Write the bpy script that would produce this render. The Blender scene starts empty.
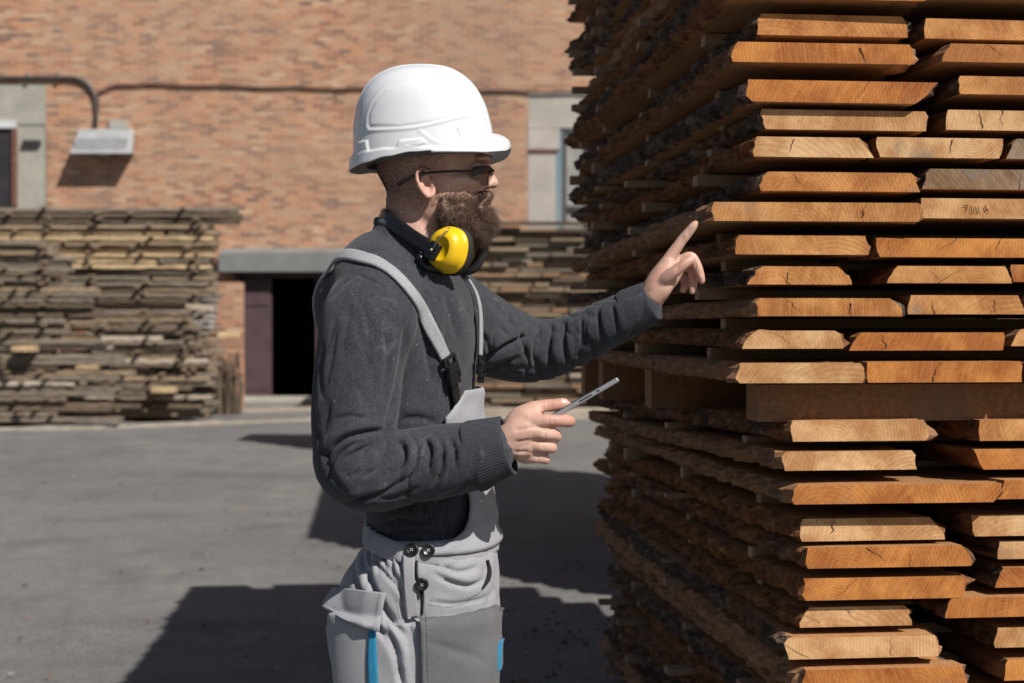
import bpy, bmesh, math, random
import numpy as np
from mathutils import Vector, Matrix, noise
from mathutils.bvhtree import BVHTree

C = bpy.context.scene.collection
scene = bpy.context.scene
R = math.radians

# ------------------------------------------------------------------ camera
F = 1400.0
EYE = 1.42
PITCH = math.atan(18.5 / F)
cam_d = bpy.data.cameras.new('camera')
cam = bpy.data.objects.new('camera', cam_d)
C.objects.link(cam)
cam.location = (0, 0, EYE)
cam.rotation_euler = (R(90) - PITCH, 0, 0)
cam_d.sensor_width = 36
cam_d.lens = 36 * F / 1024
cam_d.clip_end = 2000
cam_d.dof.use_dof = True
cam_d.dof.focus_distance = 2.55
cam_d.dof.aperture_fstop = 4.6
scene.camera = cam

# ------------------------------------------------------------------ light
SUN_EL, SUN_AZ = 45.0, 43.0      # azimuth: degrees to the right of straight behind the camera
sd = Vector((math.sin(R(SUN_AZ)) * math.cos(R(SUN_EL)), -math.cos(R(SUN_AZ)) * math.cos(R(SUN_EL)), math.sin(R(SUN_EL))))
world = bpy.data.worlds.new('World')
scene.world = world
world.use_nodes = True
wn = world.node_tree
wn.nodes.clear()
wo = wn.nodes.new('ShaderNodeOutputWorld')
wb = wn.nodes.new('ShaderNodeBackground')
sky = wn.nodes.new('ShaderNodeTexSky')
sky.sky_type = 'NISHITA'
sky.sun_disc = False
sky.sun_elevation = R(SUN_EL)
sky.sun_rotation = math.atan2(sd.x, sd.y)
wb.inputs[1].default_value = 0.05
wn.links.new(sky.outputs[0], wb.inputs[0])
wn.links.new(wb.outputs[0], wo.inputs[0])
sl = bpy.data.lights.new('sun', 'SUN')
sl.energy = 5.0
sl.angle = R(0.53)
sl.color = (1.0, 0.95, 0.88)
sun = bpy.data.objects.new('sun', sl)
C.objects.link(sun)
sun.location = sd * 30
sun.rotation_euler = (-sd).to_track_quat('-Z', 'Y').to_euler()
scene.view_settings.view_transform = 'Standard'
scene.view_settings.look = 'None'
scene.view_settings.exposure = 0.12
scene.view_settings.gamma = 1.0


def P(px, py, Y):
    """point at forward distance Y seen at this place of the picture"""
    u = (px - 512) / F
    v = (341.5 - py) / F
    dy = math.cos(PITCH) + v * math.sin(PITCH)
    dz = -math.sin(PITCH) + v * math.cos(PITCH)
    k = Y / dy
    return Vector((u * k, Y, EYE + dz * k))


# ------------------------------------------------------------------ tagging
def tag(o, label=None, cat=None, group=None, kind=None):
    if label: o['label'] = label
    if cat: o['category'] = cat
    if group: o['group'] = group
    if kind: o['kind'] = kind
    return o


def empty(name, loc, rotz=0.0):
    o = bpy.data.objects.new(name, None)
    C.objects.link(o)
    o.location = loc
    o.rotation_euler = (0, 0, rotz)
    return o


def child(o, root):
    """parent o (built in world coordinates) to root, keeping it where it is"""
    o.parent = root
    o.matrix_parent_inverse = Matrix.LocRotScale(root.location, root.rotation_euler, None).inverted()
    return o


def mesh_obj(name, verts, faces, mats, parent=None, mi=None, smooth=False):
    me = bpy.data.meshes.new(name)
    me.from_pydata([tuple(v) for v in verts], [], faces)
    if not isinstance(mats, (list, tuple)): mats = [mats]
    for m in mats: me.materials.append(m)
    if mi is not None: me.polygons.foreach_set('material_index', mi)
    if smooth: me.polygons.foreach_set('use_smooth', [True] * len(me.polygons))
    me.update()
    o = bpy.data.objects.new(name, me)
    C.objects.link(o)
    if parent: child(o, parent)
    return o


class MB:
    def __init__(s):
        s.v, s.f, s.m = [], [], []

    def add(s, vs, fs, m=0):
        b = len(s.v)
        s.v += [tuple(v) for v in vs]
        s.f += [tuple(i + b for i in f) for f in fs]
        s.m += [m] * len(fs)

    def box(s, c, d, m=0, rz=0.0, rx=0.0, ry=0.0):
        mt = Matrix.Translation(c) @ Matrix.Rotation(rz, 4, 'Z') @ Matrix.Rotation(ry, 4, 'Y') @ Matrix.Rotation(rx, 4, 'X')
        vs = [mt @ Vector((x * d[0] / 2, y * d[1] / 2, z * d[2] / 2)) for x in (-1, 1) for y in (-1, 1) for z in (-1, 1)]
        s.add(vs, [(0, 1, 3, 2), (4, 6, 7, 5), (0, 4, 5, 1), (2, 3, 7, 6), (0, 2, 6, 4), (1, 5, 7, 3)], m)

    def tube(s, pts, rad, n=10, m=0, cap=True):
        pts = [Vector(p) for p in pts]
        if not isinstance(rad, (list, tuple)): rad = [rad] * len(pts)
        rings = []
        up = Vector((0.03, 0.02, 1)).normalized()
        for i, p in enumerate(pts):
            t = (pts[min(i + 1, len(pts) - 1)] - pts[max(i - 1, 0)]).normalized()
            u = t.cross(up)
            if u.length < 0.2: u = t.cross(Vector((1, 0.1, 0)))
            u.normalize()
            w = u.cross(t)
            rings.append([p + (u * math.cos(a) + w * math.sin(a)) * rad[i] for a in [2 * math.pi * k / n for k in range(n)]])
        vs = [v for r in rings for v in r]
        fs = []
        for i in range(len(pts) - 1):
            for k in range(n):
                a, b = i * n + k, i * n + (k + 1) % n
                fs.append((a, b, b + n, a + n))
        if cap:
            fs.append(tuple(range(n))[::-1])
            fs.append(tuple(range((len(pts) - 1) * n, len(pts) * n)))
        s.add(vs, fs, m)

    def build(s, name, mats, parent=None, smooth=False):
        return mesh_obj(name, s.v, s.f, mats, parent, s.m, smooth)


def bevel(o, w, seg=2):
    m = o.modifiers.new('bevel', 'BEVEL')
    m.width = w
    m.segments = seg
    m.limit_method = 'ANGLE'
    return o


# ------------------------------------------------------------------ materials
class NT:
    def __init__(s, name):
        s.mat = bpy.data.materials.new(name)
        s.mat.use_nodes = True
        s.t = s.mat.node_tree
        s.n = s.t.nodes
        s.b = s.n['Principled BSDF']
        s._c = None

    def nd(s, typ, ins=None, **kw):
        n = s.n.new(typ)
        for k, v in kw.items(): setattr(n, k, v)
        for k, v in (ins or {}).items(): s.set(n.inputs[k], v)
        return n

    def set(s, sock, v):
        if isinstance(v, bpy.types.NodeSocket): s.t.links.new(v, sock)
        elif isinstance(v, bpy.types.Node): s.t.links.new(v.outputs[0], sock)
        else: sock.default_value = v

    def obj(s):
        if not s._c: s._c = s.nd('ShaderNodeTexCoord')
        return s._c.outputs['Object']

    def rnd(s):
        return s.nd('ShaderNodeObjectInfo').outputs['Random']

    def mapping(s, sc=(1, 1, 1), loc=(0, 0, 0), rot=(0, 0, 0), src=None):
        return s.nd('ShaderNodeMapping', {0: src or s.obj(), 1: loc, 2: rot, 3: sc}).outputs[0]

    def noise(s, scale, detail=4, rough=0.6, vec=None, dist=0.0):
        return s.nd('ShaderNodeTexNoise', {'Vector': vec or s.obj(), 'Scale': scale, 'Detail': detail, 'Roughness': rough, 'Distortion': dist}).outputs[0]

    def math(s, op, a, b=0.0, c=None, clamp=False):
        n = s.nd('ShaderNodeMath', {0: a, 1: b}, operation=op)
        if c is not None: s.set(n.inputs[2], c)
        n.use_clamp = clamp
        return n.outputs[0]

    def ramp(s, fac, stops, interp='LINEAR'):
        n = s.nd('ShaderNodeValToRGB', {0: fac})
        cr = n.color_ramp
        cr.interpolation = interp
        while len(cr.elements) < len(stops): cr.elements.new(0.5)
        for e, (p, c) in zip(cr.elements, stops):
            e.position = p
            e.color = (*c, 1) if len(c) == 3 else c
        return n.outputs[0]

    def mix(s, fac, a, b, mode='MIX'):
        n = s.nd('ShaderNodeMix', data_type='RGBA', blend_type=mode)
        s.set(n.inputs[0], fac)
        s.set(n.inputs[6], (*a, 1) if isinstance(a, tuple) else a)
        s.set(n.inputs[7], (*b, 1) if isinstance(b, tuple) else b)
        return n.outputs[2]

    def color(s, c): s.set(s.b.inputs['Base Color'], (*c, 1) if isinstance(c, tuple) else c)

    def rough(s, r): s.set(s.b.inputs['Roughness'], r)

    def bump(s, h, strength=0.3, dist=0.01):
        s.set(s.b.inputs['Normal'], s.nd('ShaderNodeBump', {'Height': h, 'Strength': strength, 'Distance': dist}))


def simple(name, c, rough=0.6, metal=0.0, var=0.15, sc=8.0, bump=0.0, bsc=60.0, spec=0.5):
    t = NT(name)
    n = t.noise(sc, 5)
    t.color(t.mix(t.ramp(n, [(0.3, (0, 0, 0)), (0.7, (1, 1, 1))]), tuple(x * (1 - var) for x in c), tuple(min(1, x * (1 + var)) for x in c)))
    t.rough(rough)
    t.b.inputs['Metallic'].default_value = metal
    t.b.inputs['Specular IOR Level'].default_value = spec
    if bump: t.bump(t.noise(bsc, 4), bump, 0.004)
    return t.mat


def m_asphalt():
    t = NT('asphalt')
    big = t.noise(0.35, 5, 0.6)
    mid = t.noise(3.0, 6, 0.7)
    fine = t.noise(90.0, 3, 0.7)
    vor = t.nd('ShaderNodeTexVoronoi', {'Vector': t.obj(), 'Scale': 120.0}).outputs['Distance']
    base = t.ramp(t.math('ADD', t.math('MULTIPLY', big, 0.6), t.math('MULTIPLY', mid, 0.4)), [(0.36, (0.12, 0.118, 0.116)), (0.48, (0.165, 0.161, 0.155)), (0.56, (0.185, 0.179, 0.17)), (0.64, (0.26, 0.245, 0.225))])
    g = t.mix(0.75, base, vor, 'SOFT_LIGHT')
    sp = t.noise(26.0, 4, 0.75)
    g = t.mix(t.ramp(sp, [(0.52, (0, 0, 0)), (0.7, (0.4, 0.4, 0.4))]), g, (0.30, 0.295, 0.285))
    g = t.mix(t.ramp(t.noise(1.7, 6, 0.7), [(0.52, (0, 0, 0)), (0.6, (0.45, 0.45, 0.45))]), g, t.mix(1.0, g, (0.6, 0.6, 0.62), 'MULTIPLY'))
    g = t.mix(t.ramp(fine, [(0.3, (0, 0, 0)), (0.7, (1, 1, 1))]), t.mix(0.35, g, (0.05, 0.05, 0.052)), g)
    # sandy dust lying about
    d = t.ramp(t.noise(0.8, 7, 0.75, dist=0.6), [(0.52, (0, 0, 0)), (0.72, (1, 1, 1))])
    g = t.mix(t.math('MULTIPLY', d, 0.30), g, (0.30, 0.275, 0.24))
    # cracks and tar seams
    v = t.nd('ShaderNodeTexVoronoi', {'Vector': t.mix(0.12, t.obj(), t.nd('ShaderNodeTexNoise', {'Vector': t.obj(), 'Scale': 1.5}).outputs[1]), 'Scale': 0.33}, feature='DISTANCE_TO_EDGE').outputs[0]
    cr = t.ramp(v, [(0.0, (1, 1, 1)), (0.008, (0, 0, 0))])
    g = t.mix(t.math('MULTIPLY', cr, 0.15), g, (0.06, 0.058, 0.055))
    t.color(g)
    t.rough(0.92)
    t.bump(t.math('ADD', fine, t.math('MULTIPLY', mid, 0.5)), 0.5, 0.006)
    return t.mat


def m_brick():
    t = NT('brick_wall')
    sep = t.nd('ShaderNodeSeparateXYZ', {0: t.obj()})
    wob = t.math('MULTIPLY', t.noise(2.5, 4), 0.05)
    vec = t.nd('ShaderNodeCombineXYZ', {0: sep.outputs[0], 1: t.math('ADD', sep.outputs[2], wob), 2: 0.0}).outputs[0]
    br = t.nd('ShaderNodeTexBrick', {'Vector': vec, 'Color1': (0, 0, 0, 1), 'Color2': (1, 1, 1, 1), 'Mortar': (0.5, 0.5, 0.5, 1), 'Scale': 1.0, 'Mortar Size': 0.007, 'Mortar Smooth': 0.4, 'Bias': 0.0, 'Brick Width': 0.245, 'Row Height': 0.072})
    br.offset = 0.5
    n1 = t.noise(0.5, 5, 0.65)
    n2 = t.noise(7.0, 4, 0.7)
    col = t.ramp(br.outputs[0], [(0.0, (0.15, 0.09, 0.07)), (0.14, (0.30, 0.125, 0.070)), (0.4, (0.44, 0.20, 0.105)), (0.65, (0.56, 0.265, 0.13)), (0.85, (0.44, 0.27, 0.17)), (1.0, (0.60, 0.39, 0.24))])
    col = t.mix(t.ramp(n1, [(0.38, (0, 0, 0)), (0.66, (0.55, 0.55, 0.55))]), col, (0.44, 0.27, 0.18))
    col = t.mix(t.ramp(t.noise(3.3, 6, 0.8), [(0.54, (0, 0, 0)), (0.66, (0.6, 0.6, 0.6))]), col, (0.20, 0.135, 0.115))
    col = t.mix(t.ramp(n2, [(0.5, (0, 0, 0)), (0.72, (0.35, 0.35, 0.35))]), col, (0.50, 0.38, 0.29))
    col = t.mix(t.ramp(t.noise(0.25, 4, 0.6, vec=t.mapping((1.0, 1, 0.5), (7, 3, 1))), [(0.5, (0, 0, 0)), (0.7, (0.45, 0.45, 0.45))]), col, (0.27, 0.165, 0.12))
    col = t.mix(br.outputs[1], col, (0.46, 0.37, 0.29))
    t.color(col)
    t.rough(0.9)
    t.bump(t.math('ADD', t.math('MULTIPLY', br.outputs[1], -1.0), t.math('MULTIPLY', n2, 0.5)), 0.8, 0.012)
    return t.mat


def m_endgrain(name, c_lo, c_hi, grey):
    """sawn board end: growth rings round a pith that differs per board, saw scratches, patches"""
    t = NT(name)
    rnd = t.rnd()
    sep = t.nd('ShaderNodeSeparateXYZ', {0: t.obj()})
    r2 = t.math('FRACT', t.math('MULTIPLY', rnd, 17.31))
    r3 = t.math('FRACT', t.math('MULTIPLY', rnd, 53.7))
    cx = t.math('MULTIPLY', t.math('SUBTRACT', r2, 0.5), 0.30)
    cz = t.math('SUBTRACT', t.math('MULTIPLY', r3, 0.26), 0.16)
    dx = t.math('SUBTRACT', sep.outputs[0], cx)
    dz = t.math('SUBTRACT', sep.outputs[2], cz)
    dist = t.math('SQRT', t.math('ADD', t.math('MULTIPLY', dx, dx), t.math('MULTIPLY', dz, dz)))
    dist = t.math('ADD', dist, t.math('MULTIPLY', t.noise(9.0, 3), 0.018))
    ring = t.math('SINE', t.math('MULTIPLY', dist, t.math('ADD', 520.0, t.math('MULTIPLY', r3, 500.0))))
    ring = t.math('MULTIPLY', t.math('ADD', ring, 1.0), 0.5)
    ang = t.math('ADD', t.math('MULTIPLY', r2, 1.6), -0.8)
    rv = t.nd('ShaderNodeVectorRotate', {'Vector': t.obj(), 'Angle': ang}, rotation_type='Y_AXIS').outputs[0]
    saw = t.noise(1.0, 3, 0.6, vec=t.mapping((260, 2, 14), src=rv))
    base = t.mix(rnd, c_lo, c_hi)
    patch = t.noise(9.0, 5, 0.65, vec=t.nd('ShaderNodeVectorMath', {0: t.obj(), 1: t.nd('ShaderNodeCombineXYZ', {0: t.math('MULTIPLY', r3, 40.0), 1: 0.0, 2: rnd}).outputs[0]}, operation='ADD').outputs[0])
    col = t.mix(t.ramp(patch, [(0.38, (0, 0, 0)), (0.58, (1, 1, 1))]), base, t.mix(1.0, base, (0.60, 0.46, 0.34), 'MULTIPLY'))
    col = t.mix(t.math('MULTIPLY', t.ramp(ring, [(0.35, (0, 0, 0)), (1.0, (1, 1, 1))]), t.ramp(t.noise(14.0, 3, 0.6), [(0.35, (0.08, 0.08, 0.08)), (0.65, (0.42, 0.42, 0.42))])), col, t.mix(1.0, col, (0.55, 0.42, 0.30), 'MULTIPLY'))
    col = t.mix(t.math('MULTIPLY', t.ramp(saw, [(0.42, (0, 0, 0)), (0.62, (1, 1, 1))]), 0.4), col, t.mix(0.4, col, (0.70, 0.42, 0.20)))
    pg = t.noise(5.0, 4, 0.6, vec=t.nd('ShaderNodeVectorMath', {0: t.obj(), 1: t.nd('ShaderNodeCombineXYZ', {0: t.math('MULTIPLY', r2, 31.0), 1: 5.0, 2: r3}).outputs[0]}, operation='ADD').outputs[0])
    col = t.mix(t.math('MULTIPLY', t.ramp(pg, [(0.60, (0, 0, 0)), (0.70, (1, 1, 1))]), grey), col, (0.17, 0.15, 0.13))
    # fine splintered streaks torn across the end by the saw, dirt in the pores
    tear = t.noise(1.0, 4, 0.7, vec=t.mapping((90, 2, 420), src=rv))
    col = t.mix(t.ramp(tear, [(0.56, (0, 0, 0)), (0.70, (0.65, 0.65, 0.65))]), col, t.mix(1.0, col, (0.38, 0.28, 0.22), 'MULTIPLY'))
    # darker weathered rim next to the bark
    col = t.mix(t.ramp(t.noise(60.0, 3, 0.7), [(0.62, (0, 0, 0)), (0.75, (0.5, 0.5, 0.5))]), col, t.mix(1.0, col, (0.45, 0.36, 0.3), 'MULTIPLY'))
    t.color(col)
    t.rough(0.75)
    t.b.inputs['Specular IOR Level'].default_value = 0.25
    t.bump(t.math('ADD', t.math('MULTIPLY', ring, 0.4), saw), 0.35, 0.0012)
    return t.mat


def m_sawn(name, c, c2):
    t = NT(name)
    rnd = t.rnd()
    g = t.noise(1.0, 5, 0.65, vec=t.mapping((70, 2.2, 70)))
    s = t.noise(1.0, 3, 0.5, vec=t.mapping((3, 160, 3)))
    col = t.mix(t.ramp(g, [(0.35, (0, 0, 0)), (0.65, (1, 1, 1))]), c, c2)
    col = t.mix(t.math('MULTIPLY', rnd, 0.5), col, t.mix(1.0, col, (0.6, 0.55, 0.5), 'MULTIPLY'))
    col = t.mix(t.math('MULTIPLY', t.ramp(t.noise(4.0, 5), [(0.5, (0, 0, 0)), (0.65, (1, 1, 1))]), 0.35), col, (0.16, 0.11, 0.07))
    t.color(col)
    t.rough(0.8)
    t.bump(t.math('ADD', g, s), 0.3, 0.002)
    return t.mat


def m_bark():
    t = NT('bark')
    rnd = t.rnd()
    vec = t.nd('ShaderNodeVectorMath', {0: t.obj(), 1: t.nd('ShaderNodeCombineXYZ', {0: t.math('MULTIPLY', rnd, 30.0), 1: 0.0, 2: 0.0}).outputs[0]}, operation='ADD').outputs[0]
    n = t.noise(1.0, 6, 0.7, vec=t.mapping((40, 16, 40), src=vec))
    v = t.nd('ShaderNodeTexVoronoi', {'Vector': t.mapping((38, 18, 38), src=vec), 'Scale': 1.0, 'Randomness': 1.0}).outputs[0]
    big = t.noise(3.5, 4, 0.6, vec=vec)
    col = t.ramp(n, [(0.3, (0.018, 0.013, 0.011)), (0.5, (0.075, 0.052, 0.040)), (0.62, (0.16, 0.115, 0.088)), (0.76, (0.28, 0.235, 0.20))])
    br = t.ramp(n, [(0.3, (0.06, 0.024, 0.010)), (0.55, (0.22, 0.095, 0.040)), (0.75, (0.36, 0.185, 0.09))])
    sel = t.ramp(t.math('ADD', t.math('MULTIPLY', big, 0.8), t.math('MULTIPLY', rnd, 0.4)), [(0.46, (0, 0, 0)), (0.66, (1, 1, 1))])
    t.color(t.mix(sel, col, br))
    t.rough(0.9)
    t.b.inputs['Specular IOR Level'].default_value = 0.2
    t.bump(t.math('ADD', n, t.math('MULTIPLY', v, -0.8)), 1.0, 0.012)
    return t.mat


M = {}
M['asphalt'] = m_asphalt()
M['brick'] = m_brick()
M['end_orange'] = m_endgrain('end_grain_orange', (0.47, 0.165, 0.030), (0.56, 0.225, 0.050), 0.25)
M['end_pale'] = m_endgrain('end_grain_pale', (0.62, 0.37, 0.175), (0.66, 0.43, 0.225), 0.7)
M['end_mid'] = m_endgrain('end_grain_tan', (0.54, 0.245, 0.075), (0.60, 0.31, 0.115), 0.55)
M['end_grey'] = m_endgrain('end_grain_grey', (0.21, 0.15, 0.10), (0.25, 0.19, 0.14), 0.95)
M['sawn'] = m_sawn('sawn_face', (0.36, 0.165, 0.055), (0.46, 0.24, 0.10))
M['edge'] = m_sawn('weathered_edge', (0.20, 0.095, 0.045), (0.33, 0.17, 0.085))
M['bark'] = m_bark()
M['crack'] = simple('crack', (0.018, 0.011, 0.007), 0.95)
M['lath'] = m_sawn('lath_wood', (0.27, 0.18, 0.11), (0.38, 0.26, 0.17))
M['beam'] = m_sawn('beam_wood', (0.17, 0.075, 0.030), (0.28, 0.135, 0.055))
M['concrete'] = simple('concrete_panel', (0.36, 0.345, 0.30), 0.85, var=0.16, sc=3.0, bump=0.4, bsc=30)
M['concrete_pale'] = simple('concrete_pale', (0.42, 0.385, 0.345), 0.85, var=0.14, sc=2.0, bump=0.4, bsc=30)
M['galv'] = simple('galvanised_sheet', (0.21, 0.215, 0.21), 0.6, metal=0.1, var=0.15, sc=3.0)
M['darkmetal'] = simple('dark_metal', (0.035, 0.034, 0.034), 0.6, var=0.2)
M['conduit'] = simple('conduit_paint', (0.075, 0.07, 0.068), 0.6, var=0.2)
M['cable'] = simple('cable_sheath', (0.09, 0.045, 0.035), 0.7, var=0.2)
M['door'] = simple('door_paint', (0.085, 0.05, 0.055), 0.6, var=0.2, sc=2.0, bump=0.2)
M['void'] = simple('dark_interior', (0.012, 0.011, 0.011), 0.95)
M['white_frame'] = simple('white_frame', (0.62, 0.63, 0.64), 0.5, var=0.08)
M['window_dark'] = simple('window_dark', (0.035, 0.03, 0.035), 0.25, var=0.3, sc=2.0)
M['window_pale'] = simple('dusty_glass', (0.33, 0.32, 0.31), 0.85, var=0.2, sc=2.0, spec=0.1)
M['hood'] = simple('pale_hood_sheet', (0.34, 0.35, 0.355), 0.6, var=0.15, sc=4.0)
M['rust'] = simple('rusty_lintel', (0.17, 0.075, 0.055), 0.8, var=0.3)

# ------------------------------------------------------------------ ground
g = MB()
NG = 60
vs = []
xs = np.concatenate([np.linspace(-150, -14, 10), np.linspace(-12, 12, 49), np.linspace(14, 150, 10)])
ys = np.concatenate([np.linspace(-60, -4, 8), np.linspace(-3, 27, 61), np.linspace(30, 400, 10)])
for y in ys:
    for x in xs:
        h = (noise.noise(Vector((x * 0.25, y * 0.25, 3))) * 0.02 if abs(x) < 12 and 4 < y < 24 else 0.0) - 0.012
        vs.append((x, y, h))
nx = len(xs)
fs = [(j * nx + i, j * nx + i + 1, (j + 1) * nx + i + 1, (j + 1) * nx + i) for j in range(len(ys) - 1) for i in range(nx - 1)]
ground = mesh_obj('ground', vs, fs, M['asphalt'], smooth=True)
tag(ground, kind='structure')

# pale sawdust drifted along the foot of the piles: a strip following the ground
def dust_strip(pts, w, name, label):
    vs, fs = [], []
    for i, (x, y) in enumerate(pts):
        for k in range(7):
            t = (k / 6 - 0.5) * 2
            ww = w * (1 + 0.5 * noise.noise(Vector((x * 1.7, k * 0.9, 1))))
            z = 0.018 + 0.035 * (1 - abs(t)) * (0.6 + noise.noise(Vector((x * 2, y * 3 + t, 0)))) - (0.025 if k in (0, 6) else 0)
            vs.append((x + 0.05 * noise.noise(Vector((x * 5, k, 2))), y + t * ww, z))
    for i in range(len(pts) - 1):
        for k in range(6):
            a = i * 7 + k
            fs.append((a, a + 7, a + 8, a + 1))
    return tag(mesh_obj(name, vs, fs, M['dust'], smooth=True), label, 'sawdust', kind='stuff')

M['dust'] = simple('sawdust', (0.27, 0.24, 0.20), 0.95, var=0.25, sc=5, bump=0.8, bsc=25)

# ------------------------------------------------------------------ the brick building
WY = 25.8
S = F / WY


def WX(px): return (px - 512) / F * WY


def WZ(py): return P(512, py, WY).z


bld = empty('brick_building', (0, WY, 0))
tag(bld, 'long orange brick building with concrete window panels filling the background', 'building')
# the wall has real openings: door and two window bays
dx0, dx1, dz1 = WX(236), WX(327), WZ(271)
wl0, wl1, wlz0, wlz1 = WX(-60), WX(47), WZ(262), WZ(84)
wr0, wr1, wrz0, wrz1 = WX(528), WX(640), WZ(262), WZ(92)
X0, X1, ZT = -26.0, 30.0, 11.5
m = MB()


def wall_rect(x0, x1, z0, z1):
    m.box(((x0 + x1) / 2, WY + 0.2, (z0 + z1) / 2), (x1 - x0, 0.4, z1 - z0))


cols = [X0, wl0, wl1, dx0, dx1, wr0, wr1, X1]
for i in range(len(cols) - 1):
    a, b = cols[i], cols[i + 1]
    if (a, b) == (wl0, wl1): wall_rect(a, b, -0.05, wlz0); wall_rect(a, b, wlz1, ZT)
    elif (a, b) == (dx0, dx1): wall_rect(a, b, dz1, ZT)
    elif (a, b) == (wr0, wr1): wall_rect(a, b, -0.05, wrz0); wall_rect(a, b, wrz1, ZT)
    else: wall_rect(a, b, -0.05, ZT)
m.box(((X0 + X1) / 2, WY + 6, ZT + 0.15), (X1 - X0 + 0.6, 12.6, 0.3), 1)
m.box((X0 + 0.2, WY + 6.4, ZT / 2), (0.4, 11.6, ZT - 0.02)); m.box((X1 - 0.2, WY + 6.4, ZT / 2), (0.4, 11.6, ZT - 0.02))
wall = m.build('wall', [M['brick'], M['concrete']], bld)
# left window bay
m = MB(); m.box(((wl0 + wl1) / 2, WY + 0.17, (wlz0 + WZ(125)) / 2 - 0.0), (wl1 - wl0, 0.3, WZ(125) - wlz0))
m.box(((wl0 + wl1) / 2, WY + 0.15, (WZ(124.5) + wlz1) / 2), (wl1 - wl0, 0.3, wlz1 - WZ(124.5)))
m.box((WX(33), WY + 0.0, WZ(143)), (0.32, 0.12, 0.10), 1)
m.build('concrete_panel', [M['concrete'], M['darkmetal']], bld)
wl = mesh_obj('window', [(WX(-50), WY - 0.02, WZ(206)), (WX(15), WY - 0.02, WZ(206)), (WX(15), WY - 0.02, WZ(129)), (WX(-50), WY - 0.02, WZ(129))], [(0, 1, 2, 3)], M['window_dark'], bld)
m = MB()
m.box(((WX(-52) + WX(17)) / 2, WY - 0.03, WZ(125)), (WX(17) - WX(-52), 0.12, 0.13))
m.box((WX(16), WY - 0.03, (WZ(128) + WZ(206)) / 2), (0.07, 0.1, WZ(128) - WZ(206)), 1)
m.box((WX(-18), WY - 0.03, (WZ(128) + WZ(206)) / 2), (0.07, 0.1, WZ(128) - WZ(206)), 1)
o = m.build('window_frame', [M['white_frame'], M['rust']], None); child(o, bld); o.parent = wl; o.matrix_parent_inverse = Matrix.Identity(4)
o.matrix_parent_inverse = (wl.matrix_parent_inverse.copy()).inverted() if False else Matrix.Identity(4)
# right window bay: pale panels, rusty lintel, recessed dusty window
m = MB()
m.box(((WX(528) + WX(640)) / 2, WY + 0.16, (WZ(92.5) + WZ(128)) / 2), (WX(640) - WX(528) - 0.01, 0.3, WZ(92.5) - WZ(128)))
m.box(((WX(528) + WX(560)) / 2, WY + 0.14, (WZ(128.6) + WZ(149)) / 2), (WX(560) - WX(528) - 0.012, 0.3, WZ(128.6) - WZ(149)))
m.box(((WX(528) + WX(556)) / 2, WY + 0.15, (WZ(153) + WZ(262)) / 2), (WX(556) - WX(528) - 0.012, 0.3, WZ(153) - WZ(262)))
m.box(((WX(528) + WX(558)) / 2, WY + 0.10, (WZ(149.5) + WZ(152.5)) / 2), (WX(558) - WX(528) - 0.01, 0.26, 0.05), 1)
m.build('concrete_panel', [M['concrete_pale'], M['rust']], bld)
wr = mesh_obj('window', [(WX(562), WY + 0.12, WZ(262)), (WX(638), WY + 0.12, WZ(262)), (WX(638), WY + 0.12, WZ(130)), (WX(562), WY + 0.12, WZ(130))], [(0, 1, 2, 3)], M['window_pale'], bld)
m = MB()
for px in (564.5, 589, 614):
    m.box((WX(px), WY + 0.08, (WZ(130) + WZ(222)) / 2), (0.08, 0.07, WZ(130) - WZ(222)))
m.box(((WX(567) + WX(636)) / 2, WY + 0.075, WZ(207)), (WX(636) - WX(567), 0.06, 0.06))
o = m.build('window_frame', M['conduit'], None)
o.parent = wr
# doorway: dark room behind, jambs
m = MB()
m.box(((dx0 + dx1) / 2, WY + 3.2, dz1 / 2), (dx1 - dx0 + 2, 0.1, dz1 + 1)); m.box((dx0 - 0.9, WY + 1.8, dz1 / 2), (0.1, 2.7, dz1 + 1)); m.box((dx1 + 0.9, WY + 1.8, dz1 / 2), (0.1, 2.7, dz1 + 1))
m.box(((dx0 + dx1) / 2, WY + 1.8, dz1 + 0.55), (dx1 - dx0 + 2, 2.9, 0.1)); m.box(((dx0 + dx1) / 2, WY + 1.9, 0.0), (dx1 - dx0 + 1.6, 3.0, 0.03))
m.build('door_room', M['void'], bld)
m = MB()
m.box((WX(320), WY - 0.0, dz1 / 2), (0.12, 0.3, dz1 - 0.01)); m.box((WX(239), WY - 0.0, dz1 / 2), (0.10, 0.3, dz1 - 0.01)); m.box(((WX(244) + WX(316)) / 2, WY, dz1 - 0.07), (WX(316) - WX(244), 0.28, 0.12))
m.build('door_frame', M['door'], bld)
dh = dz1 - 0.18
m = MB(); m.box(((WX(244) + WX(273)) / 2, WY - 0.13, dh / 2 + 0.05), (WX(273) - WX(244), 0.05, dh - 0.04))
m.box(((WX(244) + WX(273)) / 2, WY - 0.165, dh * 0.86), (WX(273) - WX(244) - 0.08, 0.02, 0.3))
m.box(((WX(244) + WX(273)) / 2, WY - 0.165, dh * 0.40), (WX(273) - WX(244) - 0.08, 0.02, dh * 0.62))
dr = m.build('door', M['door'], bld)
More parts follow.
